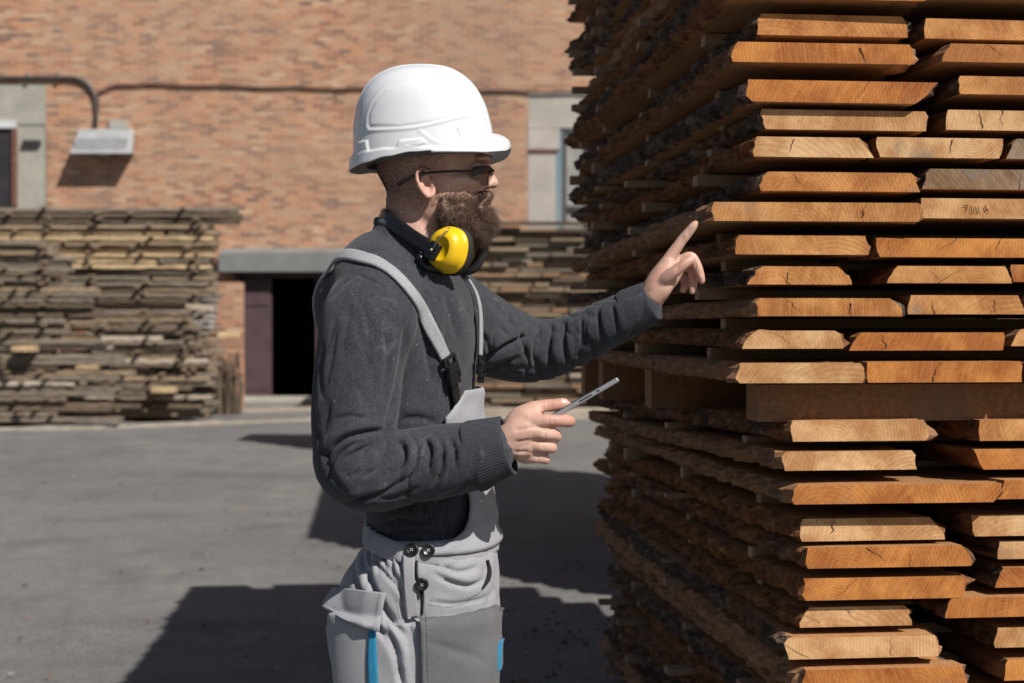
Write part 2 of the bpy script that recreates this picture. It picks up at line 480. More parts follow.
# metal canopy over the door
m = MB()
cz0, cz1 = WZ(272.5), WZ(248)
ca, cb = WX(224), WX(346)
m.add([(ca, WY - 0.002, cz1), (cb, WY - 0.002, cz1), (cb, WY - 0.45, cz0 + 0.36), (ca, WY - 0.45, cz0 + 0.33), (ca, WY - 0.45, cz0), (cb, WY - 0.45, cz0), (cb, WY - 0.002, cz0), (ca, WY - 0.002, cz0)],
      [(3, 2, 1, 0), (4, 5, 2, 3), (5, 6, 1, 2), (7, 4, 3, 0), (7, 6, 5, 4)])
m.build('canopy', M['galv'], bld)
m = MB(); m.box(((dx0 + dx1) / 2, WY - 0.5, 0.03), (dx1 - dx0 + 0.3, 0.9, 0.10)); bevel(m.build('door_step', M['concrete'], bld), 0.02)

# floodlight under its box, with the shadow the sun gives it
lamp = empty('wall_floodlight', (WX(107), WY - 0.02, WZ(150)))
tag(lamp, 'grey metal box floodlight mounted on the brick wall under the conduit', 'floodlight')
m = MB()
a, b = WX(80), WX(135)
m.add([(a, WY - 0.01, WZ(129)), (b, WY - 0.01, WZ(129)), (b - 0.06, WY - 0.20, WZ(131)), (a + 0.06, WY - 0.20, WZ(131)), (a - 0.05, WY - 0.42, WZ(156)), (b + 0.05, WY - 0.42, WZ(156)), (b, WY - 0.01, WZ(154)), (a, WY - 0.01, WZ(154)),
       (a + 0.03, WY - 0.39, WZ(154)), (b - 0.03, WY - 0.39, WZ(154)), (b - 0.03, WY - 0.03, WZ(154)), (a + 0.03, WY - 0.03, WZ(154)), (a + 0.03, WY - 0.39, WZ(141)), (b - 0.03, WY - 0.39, WZ(141)), (b - 0.03, WY - 0.03, WZ(141)), (a + 0.03, WY - 0.03, WZ(141))],
      [(3, 2, 1, 0), (4, 5, 2, 3), (5, 6, 1, 2), (7, 4, 3, 0), (6, 7, 0, 1), (4, 8, 9, 5), (5, 9, 10, 6), (6, 10, 11, 7), (7, 11, 8, 4), (12, 13, 9, 8), (13, 14, 10, 9), (14, 15, 11, 10), (15, 12, 8, 11), (12, 15, 14, 13)])
m.build('housing', M['hood'], lamp)
m = MB(); m.tube([(WX(107), WY - 0.2, WZ(142)), (WX(107), WY - 0.2, WZ(150)), (WX(107), WY - 0.2, WZ(158))], [0.07, 0.15, 0.10], 14)
m.build('bulb', M['window_pale'], lamp, True)
m = MB(); m.box((WX(120), WY - 0.03, WZ(124.5)), (0.34, 0.05, 0.16)); m.build('mounting_plate', M['concrete'], lamp)


def arc(cx, cz, r, a0, a1, n=8): return [(cx + r * math.cos(R(a0 + (a1 - a0) * i / n)), WY - 0.05, cz + r * math.sin(R(a0 + (a1 - a0) * i / n))) for i in range(n + 1)]


m = MB()
zc = WZ(78)
pts = [(WX(-60), WY - 0.05, zc)] + [(WX(p), WY - 0.05, zc) for p in (-20, 20, 55)] + arc(WX(72), zc - 0.47, 0.47, 90, 8) + [(WX(72) + 0.485, WY - 0.05, WZ(110)), (WX(97), WY - 0.05, WZ(128))]
m.tube(pts, 0.035, 10)
for px in (-10, 30, 60): m.box((WX(px), WY - 0.045, zc), (0.05, 0.1, 0.12))
tag(m.build('conduit_pipe', M['conduit'], smooth=True), 'dark steel conduit bending down the brick wall to the floodlight', 'pipe')
m = MB()
pts = [(WX(99.5), WY - 0.04, WZ(112)), (WX(99.5), WY - 0.04, WZ(98))] + arc(WX(107), WZ(98), 0.15, 180, 95, 6)
for px in range(118, 640, 13):
    pts.append((WX(px), WY - 0.04, WZ(85 + 3.5 * min(1, max(0, (px - 150) / 170)) + 5 * max(0, (px - 330) / 300)) + 0.012 * math.sin(px * 0.09)))
m.tube(pts, 0.021, 8)
tag(m.build('cable', M['cable'], smooth=True), 'thin brown cable sagging along the brick wall behind the hard hat', 'cable')

# ------------------------------------------------------------------ timber
rng = random.Random(7)


def plank_mesh(name, L, prof, th, mats, seed, nl=56, wander=0.022, rough=0.006, bark=(1, 1), cracks=2, clean=False, edge_slot=0):
    """prof: x of bottom-left, bottom-right, top-right, top-left at the front end; runs along +Y, front at y=0.
    slots: 0 sawn faces, 1 bark edge, 2 end grain, 3 crack"""
    bl, br, tr, tl = prof
    rg = random.Random(seed)
    so = rg.random() * 100
    ns = 4
    sec = []
    nb = 5
    for i in range(nb): sec.append((bl + (br - bl) * i / nb, 0.0, 0, 0))
    for i in range(ns): t = i / ns; sec.append((br + (tr - br) * t, th * t, 1 if t > 0 else 0, 1))
    for i in range(nb): sec.append((tr + (tl - tr) * i / nb, th, 0, 0))
    for i in range(ns): t = i / ns; sec.append((tl + (bl - tl) * t, th * (1 - t), -1 if t > 0 else 0, -1))
    n = len(sec)
    V = []
    cx = (bl + br) / 2
    for j in range(nl + 1):
        y = L * j / nl
        if nl > 8: y = L * (j / nl) ** 1.12
        wl_ = wander * (noise.noise(Vector((so, y * 1.1, 0))) - noise.noise(Vector((so, 0, 0)))) * 2
        wr_ = wander * (noise.noise(Vector((so + 9, y * 1.1, 0))) - noise.noise(Vector((so + 9, 0, 0)))) * 2
        bow = 0.004 * math.sin(y * 1.6 + so)
        for (x, z, out, side) in sec:
            k = (x - bl) / max(1e-6, (br - bl))
            k = min(1, max(0, k))
            xx = x + wl_ * (1 - k) + wr_ * k
            zz = z + (bow if not clean else 0)
            if j > 0 or out:
                sidef = -1 if k < 0.04 or side < 0 else (1 if k > 0.96 or side > 0 else 0)
                if sidef and rough and not clean:
                    d = rough * noise.noise(Vector((so + sidef * 3, y * 16, z * 40))) + rough * 0.9 * noise.noise(Vector((so + sidef * 5, y * 45, z * 90)))
                    amt = 1.0 if j > 0 else 0.4
                    xx += sidef * d * amt * 1.5
                    if 0 < z < th: xx += sidef * rough * 0.8 * amt
                    zz += (0.35 * rough * noise.noise(Vector((so + 30, y * 30, sidef)))) * amt
            V.append((xx, y, zz))
    Fc, mi = [], []
    for j in range(nl):
        for k in range(n):
            a, b = j * n + k, j * n + (k + 1) % n
            Fc.append((a, b, b + n, a + n))
            s = 0
            if nb <= k < nb + ns: s = 1 if bark[1] else 0
            if k >= nb * 2 + ns: s = 1 if bark[0] else 0
            mi.append(s)
    Fc.append(tuple(range(n))[::-1]); mi.append(2)
    Fc.append(tuple(range(nl * n, nl * n + n))); mi.append(2)
    # drying cracks: thin jagged dark slivers standing just proud of the end
    b0 = len(V)
    for c in range(cracks):
        x = bl + (br - bl) * rg.uniform(0.12, 0.88)
        lean = rg.uniform(-0.3, 0.3) if rg.random() < 0.5 else rg.uniform(-2.0, 2.0)
        h0 = rg.choice((0.0, 0.0, 0.3)) * th
        h1 = th * rg.uniform(0.75, 1.0) if h0 == 0 else th
        w0 = rg.uniform(0.0004, 0.0013)
        st = 9
        top = rg.random() < 0.6
        pts = []
        for i in range(st + 1):
            t = i / st
            z = h0 + (h1 - h0) * t
            xx = x + lean * (z) + 0.007 * noise.noise(Vector((so + c, t * 3, 1))) + 0.003 * noise.noise(Vector((so + c, t * 9, 1)))
            w = w0 * (0.25 + (t if top else 1 - t))
            pts.append((xx - w, xx + w, min(th - 0.0005, max(0.0005, z))))
        bb = len(V)
        for (xa, xb, z) in pts: V.append((xa, -0.0012, z)); V.append((xb, -0.0012, z))
        for i in range(st):
            a = bb + 2 * i
            Fc.append((a, a + 1, a + 3, a + 2)); mi.append(3)
    me = bpy.data.meshes.new(name)
    me.from_pydata(V, [], Fc)
    for mm in mats: me.materials.append(mm)
    for i_, f_ in enumerate(mi):
        if f_ == 0 and i_ < nl * n and edge_slot and (nb <= i_ % n < nb + ns or i_ % n >= nb * 2 + ns): mi[i_] = edge_slot
    me.polygons.foreach_set('material_index', mi)
    me.update()
    return me


# --- the near stack -----------------------------------------------------
YAW = math.atan(137 / F)
SX0, SY0 = (740 - 512) / F * 2.9, 2.9
ORD = ['first', 'second', 'third', 'fourth', 'fifth', 'sixth', 'seventh', 'eighth', 'ninth', 'tenth', 'eleventh', 'twelfth', 'thirteenth', 'fourteenth', 'fifteenth', 'sixteenth', 'seventeenth', 'eighteenth', 'nineteenth', 'twentieth', 'twenty-first', 'twenty-second', 'twenty-third', 'twenty-fourth', 'twenty-fifth', 'twenty-sixth', 'twenty-seventh', 'twenty-eighth', 'twenty-ninth', 'thirtieth', 'thirty-first', 'thirty-second', 'thirty-third', 'thirty-fourth', 'thirty-fifth', 'thirty-sixth', 'thirty-seventh', 'thirty-eighth', 'thirty-ninth', 'fortieth', 'forty-first', 'forty-second']


def front_pt(px, py, out=0.0):
    """where the picture ray meets the stack's front plane (moved out towards the camera)"""
    u = (px - 512) / F
    sy = SY0 - out
    # plane: y = sy + (x-SX0)*tan(YAW)
    v = (341.5 - py) / F
    dy = math.cos(PITCH) + v * math.sin(PITCH)
    Y = (sy - SX0 * math.tan(YAW)) / (1 - (u / dy) * math.tan(YAW))
    return P(px, py, Y)


def to_local(p):
    d = Vector((p.x - SX0, p.y - SY0, p.z))
    return Vector((d.x * math.cos(YAW) + d.y * math.sin(YAW), -d.x * math.sin(YAW) + d.y * math.cos(YAW), d.z))


def to_world(l):
    return Vector((SX0 + l.x * math.cos(YAW) - l.y * math.sin(YAW), SY0 + l.x * math.sin(YAW) + l.y * math.cos(YAW), l.z))


# rows seen in the photo: (list of boards (tl, bl, tr, br, ytop, ybottom, out, colour))
ROWS = [
    [(727, 733, 922, 925, -18, 1, .03, 'o'), (929, 927, 1120, 1126, -19, -1, .03, 'm')],
    [(762, 757, 902, 908, 17, 38, 0, 'm'), (926, 925, 1070, 1078, 18, 38, 0, 'm')],
    [(738, 733, 909, 913, 44, 64, .03, 'o'), (951, 942, 1090, 1096, 44, 62, .02, 'm')],
    [(748, 752, 938, 915, 79, 101, .02, 'o'), (960, 960, 1100, 1096, 76, 94, .01, 'm')],
    [(762, 766, 925, 926, 111, 131, 0, 'p'), (948, 946, 1088, 1092, 108, 128, 0, 'p')],
    [(757, 754, 859, 874, 139, 159, .01, 'p'), (877, 880, 1003, 999, 139, 159, .01, 'p'), (1017, 1006, 1120, 1120, 140, 160, 0, 'g')],
    [(768, 761, 911, 920, 174, 193, .0, 'm'), (930, 922, 1090, 1096, 170, 190, .0, 'g')],
    [(715, 715, 916, 917, 204, 223, .03, 'm'), (921, 921, 1080, 1080, 200, 220, .03, 'p')],
    [(740, 736, 865, 868, 234, 253, .01, 'm'), (876, 880, 1062, 1066, 236, 255, .01, 'o')],
    [(764, 747, 838, 852, 268, 286, 0, 'm'), (898, 887, 1005, 1012, 267, 284, 0, 'm'), (1011, 1014, 1120, 1120, 265, 282, 0, 'o')],
    [(760, 758, 890, 902, 300, 318, 0, 'm'), (911, 908, 1018, 1024, 296, 315, 0, 'm'), (1032, 1030, 1130, 1130, 296, 315, 0, 'o')],
    [(757, 742, 835, 843, 332, 350, 0, 'p'), (862, 849, 1004, 1003, 331, 349, 0, 'o'), (1021, 1011, 1130, 1130, 330, 347, 0, 'm')],
    [(740, 740, 860, 862, 365, 385, .02, 'p'), (867, 868, 1021, 1022, 361, 382, .02, 'o'), (1028, 1028, 1130, 1130, 361, 382, .02, 'o')],
    [(793, 793, 924, 926, 422, 443, 0, 'p'), (980, 980, 1110, 1110, 418, 439, 0, 'm')],
    [(786, 785, 912, 917, 453, 472, .0, 'p'), (974, 984, 1110, 1110, 449, 469, 0, 'o')],
    [(797, 794, 1002, 993, 483, 502, .05, 'o'), (1005, 998, 1130, 1130, 480, 499, .04, 'o')],
    [(803, 802, 930, 945, 516, 539, .01, 'p'), (972, 975, 1100, 1100, 514, 535, .01, 'p')],
    [(808, 808, 962, 971, 547, 568, .035, 'o'), (1000, 998, 1120, 1120, 540, 558, .0, 'p')],
    [(804, 806, 960, 962, 578, 600, .02, 'o'), (1004, 995, 1120, 1120, 568, 588, .0, 'o')],
    [(810, 800, 905, 912, 608, 628, .0, 'p'), (952, 945, 1110, 1110, 600, 620, .02, 'o')],
    [(788, 789, 935, 938, 635, 656, .03, 'p'), (998, 995, 1110, 1110, 629, 649, .0, 'p')],
    [(806, 802, 963, 965, 666, 690, .05, 'o'), (1008, 1004, 1110, 1110, 659, 680, .0, 'o')],
]
TILT_LOW = R(-1.6)      # the lower pack sinks a little towards the back
endmat = {'o': 'end_orange', 'm': 'end_mid', 'p': 'end_pale', 'g': 'end_grey'}
near_planks = []


def place_plank(bl, br, tr, tl, z, th, out, col, lab, seed, tilt=0.0, nl=56, left=True, L=None, roll=0.0, extra=''):
    cx = (bl + br) / 2
    L = L or rng.uniform(2.32, 2.72) + out
    bark = (1 if rng.random() < 0.85 else 0, 1 if rng.random() < 0.7 else 0)
    me = plank_mesh('plank', L, (bl - cx, br - cx, tr - cx, tl - cx), th, [M['sawn'], M['bark'], M[endmat[col]], M['crack'], M['edge']], seed, nl=nl, edge_slot=4,
                    wander=0.015 if left else 0.02, rough=0.015 if left else 0.006, bark=bark, cracks=0 if 'written' in extra else rng.choice((0, 1, 1, 2, 2)))
    o = bpy.data.objects.new('plank', me)
    C.objects.link(o)
    o.location = to_world(Vector((cx, -out, z)))
    o.rotation_euler = (tilt, roll, YAW + rng.uniform(-0.004, 0.004) + (min(0.0, (bl - 0.015) / 2.3) if left else 0.0))
    tag(o, lab, 'plank', 'planks of the near timber stack')
    near_planks.append(o)
    return o


colword = {'o': 'orange', 'm': 'tan', 'p': 'pale', 'g': 'grey-stained'}
nupper = 13
Z_LO = {}
row_z = []
seed = 100
PITCHZ = 0.0645
# rows above the frame, up to the top of the stack
N_ABOVE = 12
vis_top = None
for r, row in enumerate(ROWS):
    up = r < nupper
    for k, (tl, bl, tr, br, yt, yb, out, col) in enumerate(row):
        a = to_local(front_pt(bl, yb, out)); b = to_local(front_pt(br, yb, out)); c = to_local(front_pt(tr, yt, out)); d = to_local(front_pt(tl, yt, out))
        z = a.z if k == 0 else (a.z + b.z) / 2
        z = (a.z + b.z) / 2 if br < 1020 else a.z
        th = min(0.047, max(0.034, d.z - a.z))
        if up: pos = f'{ORD[nupper - 1 - r]} layer above the bearer beams' if r != nupper - 1 else 'layer lying right on the bearer beams'
        else: pos = f'{ORD[r - nupper]} layer below the bearer beams'
        side = ['left column', 'second column from left', 'third column from left'][k]
        lab = f'{colword[col]}-ended bark-edged plank, {side}, {pos}'
        place_plank(a.x, b.x, c.x, d.x, z, th, out, col, lab, seed, TILT_LOW if not up else 0.0, nl=130 if k == 0 else 40, left=k == 0, extra='written' if (r, k) == (7, 1) else '')
        seed += 1
        if k == 0: row_z.append(z); z0 = z
        last = max(b.x, c.x)
    # the rest of the row, beyond the right edge of the picture
    x = last + 0.02
    kk = len(row)
    while x < 1.25:
        w = rng.uniform(0.26, 0.40)
        place_plank(x, x + w, x + w - 0.015, x + 0.012, z0, 0.042, rng.uniform(0, .03), rng.choice('omp'), f'bark-edged plank, {ORD[kk]} column from left, {pos}', seed, TILT_LOW if not up else 0.0, nl=14, left=False)
        seed += 1; kk += 1
        x += w + rng.uniform(0.02, 0.05)

ztop = row_z[0]
for i in range(1, N_ABOVE + 1):
    z = ztop + i * PITCHZ
    x = rng.uniform(-0.01, 0.05)
    kk = 0
    while x < 1.25:
        w = rng.uniform(0.30, 0.44)
        place_plank(x, x + w, x + w - 0.012, x + 0.012, z, 0.044, rng.uniform(0, .03), rng.choice('omp'),
                    f'bark-edged plank, {ORD[kk]} column from left, {ORD[nupper - 1 + i]} layer above the bearer beams', seed, 0, nl=80 if kk == 0 else 12, left=kk == 0)
        x += w + 0.03; kk += 1; seed += 1
zbot = row_z[-1]
zz = zbot - 0.063
i = 0
while zz > 0.14:
    x = rng.uniform(0.11, 0.16); kk = 0
    while x < 1.25:
        w = rng.uniform(0.30, 0.44)
        place_plank(x, x + w, x + w - 0.012, x + 0.012, zz, 0.042, rng.uniform(0, .03), rng.choice('omp'),
                    f'bark-edged plank, {ORD[kk]} column from left, {ORD[len(ROWS) - nupper + i]} layer below the bearer beams', seed, TILT_LOW, nl=70 if kk == 0 else 12, left=kk == 0)
        x += w + 0.03; kk += 1; seed += 1
    row_z.append(zz)
    zz -= 0.063; i += 1
NROWLOW = len(row_z)

# hand-lettered mark on the end of one board
mk = MB()
base = None
def stroke(p0, p1, w=0.7):
    a, b = front_pt(*p0, 0.0335), front_pt(*p1, 0.0335)
    d = (b - a).normalized(); n_ = Vector((-d.z, 0, d.x)) * (w / 480 / 2)
    mk.add([a - n_, a + n_, b + n_, b - n_], [(0, 1, 2, 3), (3, 2, 1, 0)])
for s in [((963.5, 205.6), (967.5, 205.2)), ((967.5, 205.2), (966, 211)), ((971, 206), (972, 212)), ((972, 212), (974, 212.3)), ((975, 206.5), (976, 212.3)), ((978.2, 206), (979, 212)), ((980, 212), (976, 212.4)), ((984.5, 205), (986, 210)), ((985, 206), (988.8, 212.4)), ((985.3, 210.5), (987.5, 210))]:
    stroke(*s)
host = [o for o in near_planks if 'sixth layer above' in o['label'] and 'second column' in o['label']]
host = [o for o in near_planks if o['label'].startswith('pale-ended') and 'fifth layer above' in o['label'] and 'second column' in o['label']] or host
mo = mk.build('written_mark', M['crack'])
ho = host[0]
mo.parent = ho
mo.matrix_parent_inverse = Matrix.LocRotScale(ho.location, ho.rotation_euler, None).inverted()

# stickers (spacer laths) between the layers and the thick bearers
lath_b = MB(); lath_b.box((0.0, 0, 0), (1.0, 0.042, 1.0))
lath_me = None


def lath(x0, x1, y, z0, z1, wid, name, lab, grp, mat, cat):
    mb = MB()
    mb.box(((x1 - x0) / 2, 0, (z1 - z0) / 2), (x1 - x0, wid, z1 - z0))
    o = mb.build(name, mat)
    o.location = to_world(Vector((x0, y, z0)))
    o.rotation_euler = (0, 0, YAW + rng.uniform(-0.02, 0.02))
    return tag(o, lab, cat, grp)


allz = sorted([(ztop + i * PITCHZ, 0) for i in range(0, N_ABOVE + 1)] + [(z, 0 if i < nupper else 1) for i, z in enumerate(row_z)])
allz = sorted(set(allz))
LY = [0.33, 1.06, 1.80, 2.2]
word = ['nearest the front', 'second from the front', 'third from the front', 'nearest the back']
cnt_u, cnt_l = 0, 0
for i in range(len(allz) - 1):
    za, la = allz[i]; zb, lb = allz[i + 1]
    if la != lb or zb - za < 0.03: continue
    n_above = sum(1 for z, l in allz if l == 0 and z <= za)
    n_below = sum(1 for z, l in allz if l == 1 and z >= zb)
    for q, y in enumerate(LY):
        dz = math.tan(TILT_LOW) * y if la == 1 else 0.0
        x0 = rng.uniform(-0.055, 0.03) + (0.11 if la == 1 else 0.0) + (0.03 if q == 0 else 0)
        if la == 0: lab = f'spacer lath {word[q]} resting on the {ORD[n_above - 1]} layer above the bearer beams'
        else: lab = f'spacer lath {word[q]} holding up the {ORD[n_below - 1]} layer below the bearer beams'
        lath(x0, 1.25, y, za + 0.0435 + dz, zb - 0.001 + dz, rng.uniform(0.036, 0.05), 'spacer_lath', lab, 'spacer laths of the near stack', M['lath'], 'lath')
zu = row_z[nupper - 1]; zl = row_z[nupper] + 0.044
for q, (y, x0) in enumerate([(0.09, 0.05), (0.98, 0.0), (1.80, 0.0), (2.2, 0.0)]):
    zz0 = zl + math.tan(TILT_LOW) * y
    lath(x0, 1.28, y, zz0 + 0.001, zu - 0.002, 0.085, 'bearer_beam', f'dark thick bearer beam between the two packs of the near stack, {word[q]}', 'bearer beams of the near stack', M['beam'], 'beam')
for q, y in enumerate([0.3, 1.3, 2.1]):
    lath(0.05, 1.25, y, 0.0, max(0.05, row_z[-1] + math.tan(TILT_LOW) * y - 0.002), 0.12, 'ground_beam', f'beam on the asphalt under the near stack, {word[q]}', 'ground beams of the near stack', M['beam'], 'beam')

# unseen stacks, guessed and placed behind the near stack and worker to cast yard shadows
def block_stack(x0, x1, y0, y1, h, yaw, name, label):
    mb = MB()
    z = 0.1
    rg = random.Random(int(h * 100))
    c0 = Vector(((x0 + x1) / 2, (y0 + y1) / 2, 0))
    while z < h:
        x = x0 + rg.uniform(-0.04, 0.04)
        while x < x1 - 0.2:
            w = min(rg.uniform(0.3, 0.45), x1 - x)
            d = Matrix.Rotation(yaw, 3, 'Z') @ Vector((x + w / 2 - c0.x, 0, 0))
            mb.box((c0.x + d.x, c0.y + d.y, z + 0.022), (w, y1 - y0 + rg.uniform(-0.1, 0.1), 0.044), 0, yaw)
            x += w + 0.03
        for t in (0.1, 0.5, 0.9):
            d = Matrix.Rotation(yaw, 3, 'Z') @ Vector((0, (t - 0.5) * (y1 - y0), 0))
            mb.box((c0.x + d.x, c0.y + d.y, z + 0.055), (x1 - x0 - 0.05, 0.045, 0.022), 0, yaw)
        z += 0.066
    return tag(mb.build(name, M['sawn']), label, 'timber', kind='stuff')


block_stack(1.14, 3.3, 6.45, 10.9, 4.0, YAW, 'unseen_timber_stack', 'unseen tall timber stack, guessed, placed behind the near stack to cast its yard shadow')
block_stack(-2.0, -0.62, 15.6, 16.6, 2.0, 0, 'unseen_timber_stack', 'unseen low timber stack, guessed, placed behind the worker to cast a yard shadow')

# bark chips and splinters lying on the asphalt
ch = MB()
rg = random.Random(77)
for i in range(520):
    y = 5.0 + 12 * rg.random() ** 1.5
    x = (rg.random() - 0.75) * y * 0.9
    if rg.random() < 0.45: x = 0.55 + rg.gauss(-0.25, 0.3); y = rg.uniform(2.4, 7)
    L_ = rg.uniform(0.006, 0.03)
    ch.box((x, y, 0.0), (L_, rg.uniform(0.003, 0.012), rg.uniform(0.003, 0.009)), rg.choice((0, 0, 1, 2)), rg.uniform(0, 3.1), rg.uniform(-.2, .2))
tag(ch.build('wood_chips', [M['bark'], M['edge'], M['concrete']]), 'bark chips and splinters scattered over the asphalt', 'wood chips', kind='stuff')

# ------------------------------------------------------------------ piles of weathered boards by the wall
def m_weathered(name, c):
    t = NT(name)
    g = t.noise(1.0, 5, 0.65, vec=t.mapping((1.3, 60, 60)))
    b = t.noise(1.6, 4)
    col = t.mix(t.ramp(g, [(0.35, (0, 0, 0)), (0.65, (1, 1, 1))]), tuple(x * 0.55 for x in c), tuple(min(1, x * 1.35) for x in c))
    col = t.mix(t.ramp(b, [(0.45, (0, 0, 0)), (0.7, (0.6, 0.6, 0.6))]), col, (c[0] * 0.45, c[1] * 0.4, c[2] * 0.38))
    col = t.mix(t.math('MULTIPLY', t.rnd(), 0.45), col, t.mix(1.0, col, (0.5, 0.47, 0.42), 'MULTIPLY'))
    t.color(col)
    t.rough(0.9)
    t.bump(g, 0.4, 0.004)
    return t.mat


W = {'grey': m_weathered('weathered_grey', (0.215, 0.177, 0.135)), 'dark': m_weathered('weathered_dark', (0.135, 0.10, 0.068)), 'yellow': m_weathered('fresh_yellow', (0.55, 0.40, 0.235)),
     'tan': m_weathered('weathered_tan', (0.30, 0.222, 0.145)), 'bleached': m_weathered('bleached', (0.46, 0.39, 0.31)), 'reddish': m_weathered('reddish', (0.36, 0.225, 0.135))}
wname = {'grey': 'weathered grey', 'dark': 'dark weathered', 'yellow': 'fresh yellow', 'tan': 'weathered tan', 'bleached': 'bleached', 'reddish': 'reddish brown'}


def layers(*runs):
    """(colour, how many layers), from the top down"""
    return [c for c, n in runs for _ in range(n)]


long_mesh = {}
for k in W:
    for v in range(3):
        me = plank_mesh('plank', 1.0, (-0.12, 0.12, 0.105, -0.105), 0.062, [W[k]] * 4, 40 + v, nl=22, wander=0.03, rough=0.009, cracks=0)
        long_mesh[(k, v)] = me


def long_plank(x0, x1, y, z, c, label, group, rot=0.0, th=1.0, tilt=0.0):
    """a board lying across the view from x0 to x1"""
    o = bpy.data.objects.new('plank', long_mesh[(c, rng.randrange(3))])
    C.objects.link(o)
    L = x1 - x0
    o.location = (x1, y, z)
    o.scale = (1.0, L, th)
    o.rotation_euler = (tilt, 0, R(90) + rot)
    return tag(o, label, 'plank', group)


# colours of the layers of the back left pile, top to bottom
layB = layers(('grey', 1), ('dark', 2), ('tan', 1), ('yellow', 2), ('tan', 1), ('yellow', 4), ('grey', 3), ('tan', 1), ('grey', 1), ('dark', 1), ('grey', 4), ('tan', 1), ('dark', 1), ('grey', 1), ('tan', 1), ('grey', 1), ('dark', 1), ('grey', 1), ('tan', 1), ('grey', 2), ('dark', 1), ('tan', 1), ('grey', 2), ('dark', 1))
YB = 21.0
n_l = 0
zB = P(0, 207, YB).z
pitchB = (zB - 0.10) / len(layB)
for i, c in enumerate(layB):
    z = zB - (i + 1) * pitchB
    xr = (240 if i < 3 else 214 if i < 14 else rng.uniform(190, 224))
    xr += rng.uniform(-5, 5)
    xa = (xr - 512) / F * YB
    pos = f'{ORD[i]} layer down in the pile by the door' if i else 'topmost layer of the long pile by the door'
    split = rng.random() < 0.22 and i > 2
    if split:
        xm = (rng.uniform(70, 170) - 512) / F * YB
        long_plank(-8.4 + rng.uniform(-.3, .3), xm, YB + rng.uniform(-.03, .05), z, c, f'{wname[c]} plank, left half of {pos}', 'planks of the piles at the wall', rng.uniform(-.004, .004))
        c2 = rng.choice((c, c, 'tan', 'grey'))
        long_plank(xm + rng.uniform(0.02, 0.1), xa, YB + rng.uniform(-.05, .08), z, c2, f'{wname[c2]} plank, right half of {pos}', 'planks of the piles at the wall', rng.uniform(-.004, .004))
    else:
        long_plank(-8.4 + rng.uniform(-.3, .3), xa, YB + rng.uniform(-.05, .05), z, c, f'{wname[c]} plank, {pos}', 'planks of the piles at the wall', rng.uniform(-.004, .004))
# front left pile
layA = layers(('grey', 2), ('tan', 1), ('grey', 3), ('dark', 1), ('grey', 2), ('tan', 1), ('grey', 2), ('dark', 3), ('grey', 1), ('tan', 1), ('grey', 1), ('dark', 1), ('grey', 1), ('bleached', 1), ('grey', 3), ('dark', 1), ('tan', 1), ('grey', 1), ('bleached', 1), ('grey', 3), ('tan', 1), ('dark', 1), ('grey', 2))
YA = 19.0
zA = P(0, 241, YA).z
pitchA = (zA - 0.08) / len(layA)
for i, c in enumerate(layA):
    z = zA - (i + 1) * pitchA
    base_r = 62 if i < 8 else 95 if i < 14 else 60 if i < 19 else 120 if i % 3 else 66
    xr = base_r + rng.uniform(-14, 14)
    xa = (xr - 512) / F * YA
    pos = f'{ORD[i]} layer down in the shorter pile at the left' if i else 'topmost layer of the shorter left pile'
    long_plank(-8.2 + rng.uniform(-.3, .3), xa, YA + rng.uniform(-.06, .06), z, c, f'{wname[c]} plank, {pos}', 'planks of the piles at the wall', rng.uniform(-.01, .01))
# lower tier that fills in front of the long pile
layD = layers(('tan', 1), ('grey', 1), ('dark', 1), ('grey', 1), ('bleached', 1), ('grey', 1), ('dark', 1), ('grey', 1), ('tan', 1), ('bleached', 1), ('dark', 1), ('grey', 2))
YD = 20.2
zD = P(0, 318, YD).z
pitchD = (zD - 0.06) / 22
k = 0
for i in range(22):
    c = layD[i % len(layD)]
    z = zD - (i + 1) * pitchD
    xl = (rng.uniform(86, 110) - 512) / F * YD
    xr_ = (rng.uniform(175, 214) - 512) / F * YD
    if i in (4, 11, 16): xr_ = (rng.uniform(150, 165) - 512) / F * YD
    long_plank(xl - (1.2 if i > 13 else 0), xr_, YD + rng.uniform(-.08, .08), z, c, f'{wname[c]} plank, {ORD[i]} layer down in the low middle pile', 'planks of the piles at the wall', rng.uniform(-.012, .012))

# spacer bits in those piles and the boards lying behind the front ones
sp = MB()
rg = random.Random(3)
for (yy, z0, pitch, n, cols_) in ((YB, zB, pitchB, len(layB), (5, 50, 92, 140, 190)), (YA, zA, pitchA, len(layA), (10, 42)), (YD, zD, pitchD, 22, (112, 150, 185))):
    for i in range(n):
        for c_ in cols_:
            if rg.random() < 0.45: continue
            x = (c_ + rg.uniform(-9, 9) + (i % 7) * 1.5 - 512) / F * yy
            sp.box((x, yy - 0.06 + rg.uniform(-.05, .03), z0 - i * pitch - 0.016), (0.055, 0.34, 0.034), 0, rg.uniform(-.1, .1))
tag(sp.build('spacer_laths', [W['tan'], W['reddish']]), 'short brown spacer sticks between the layers of the piles at the wall', 'laths', kind='stuff')
fill = MB()
for (yy, z0, pitch, n, xl, xr) in ((YB, zB, pitchB, len(layB), -8.3, (205 - 512) / F * YB), (YA, zA, pitchA, len(layA), -8.1, (40 - 512) / F * YA), (YD, zD, pitchD, 22, (115 - 512) / F * YD, (172 - 512) / F * YD)):
    for i in range(n):
        for q in range(1, 4):
            fill.box(((xl + xr) / 2 + rg.uniform(-.05, .05), yy + 0.27 * q, z0 - (i + 1) * pitch + 0.024), (xr - xl, 0.24, 0.052), rg.choice((0, 0, 1, 2)))
tag(fill.build('timber', [W['grey'], W['tan'], W['dark']]), 'weathered boards lying behind the front ones of the piles at the wall', 'timber', kind='stuff')
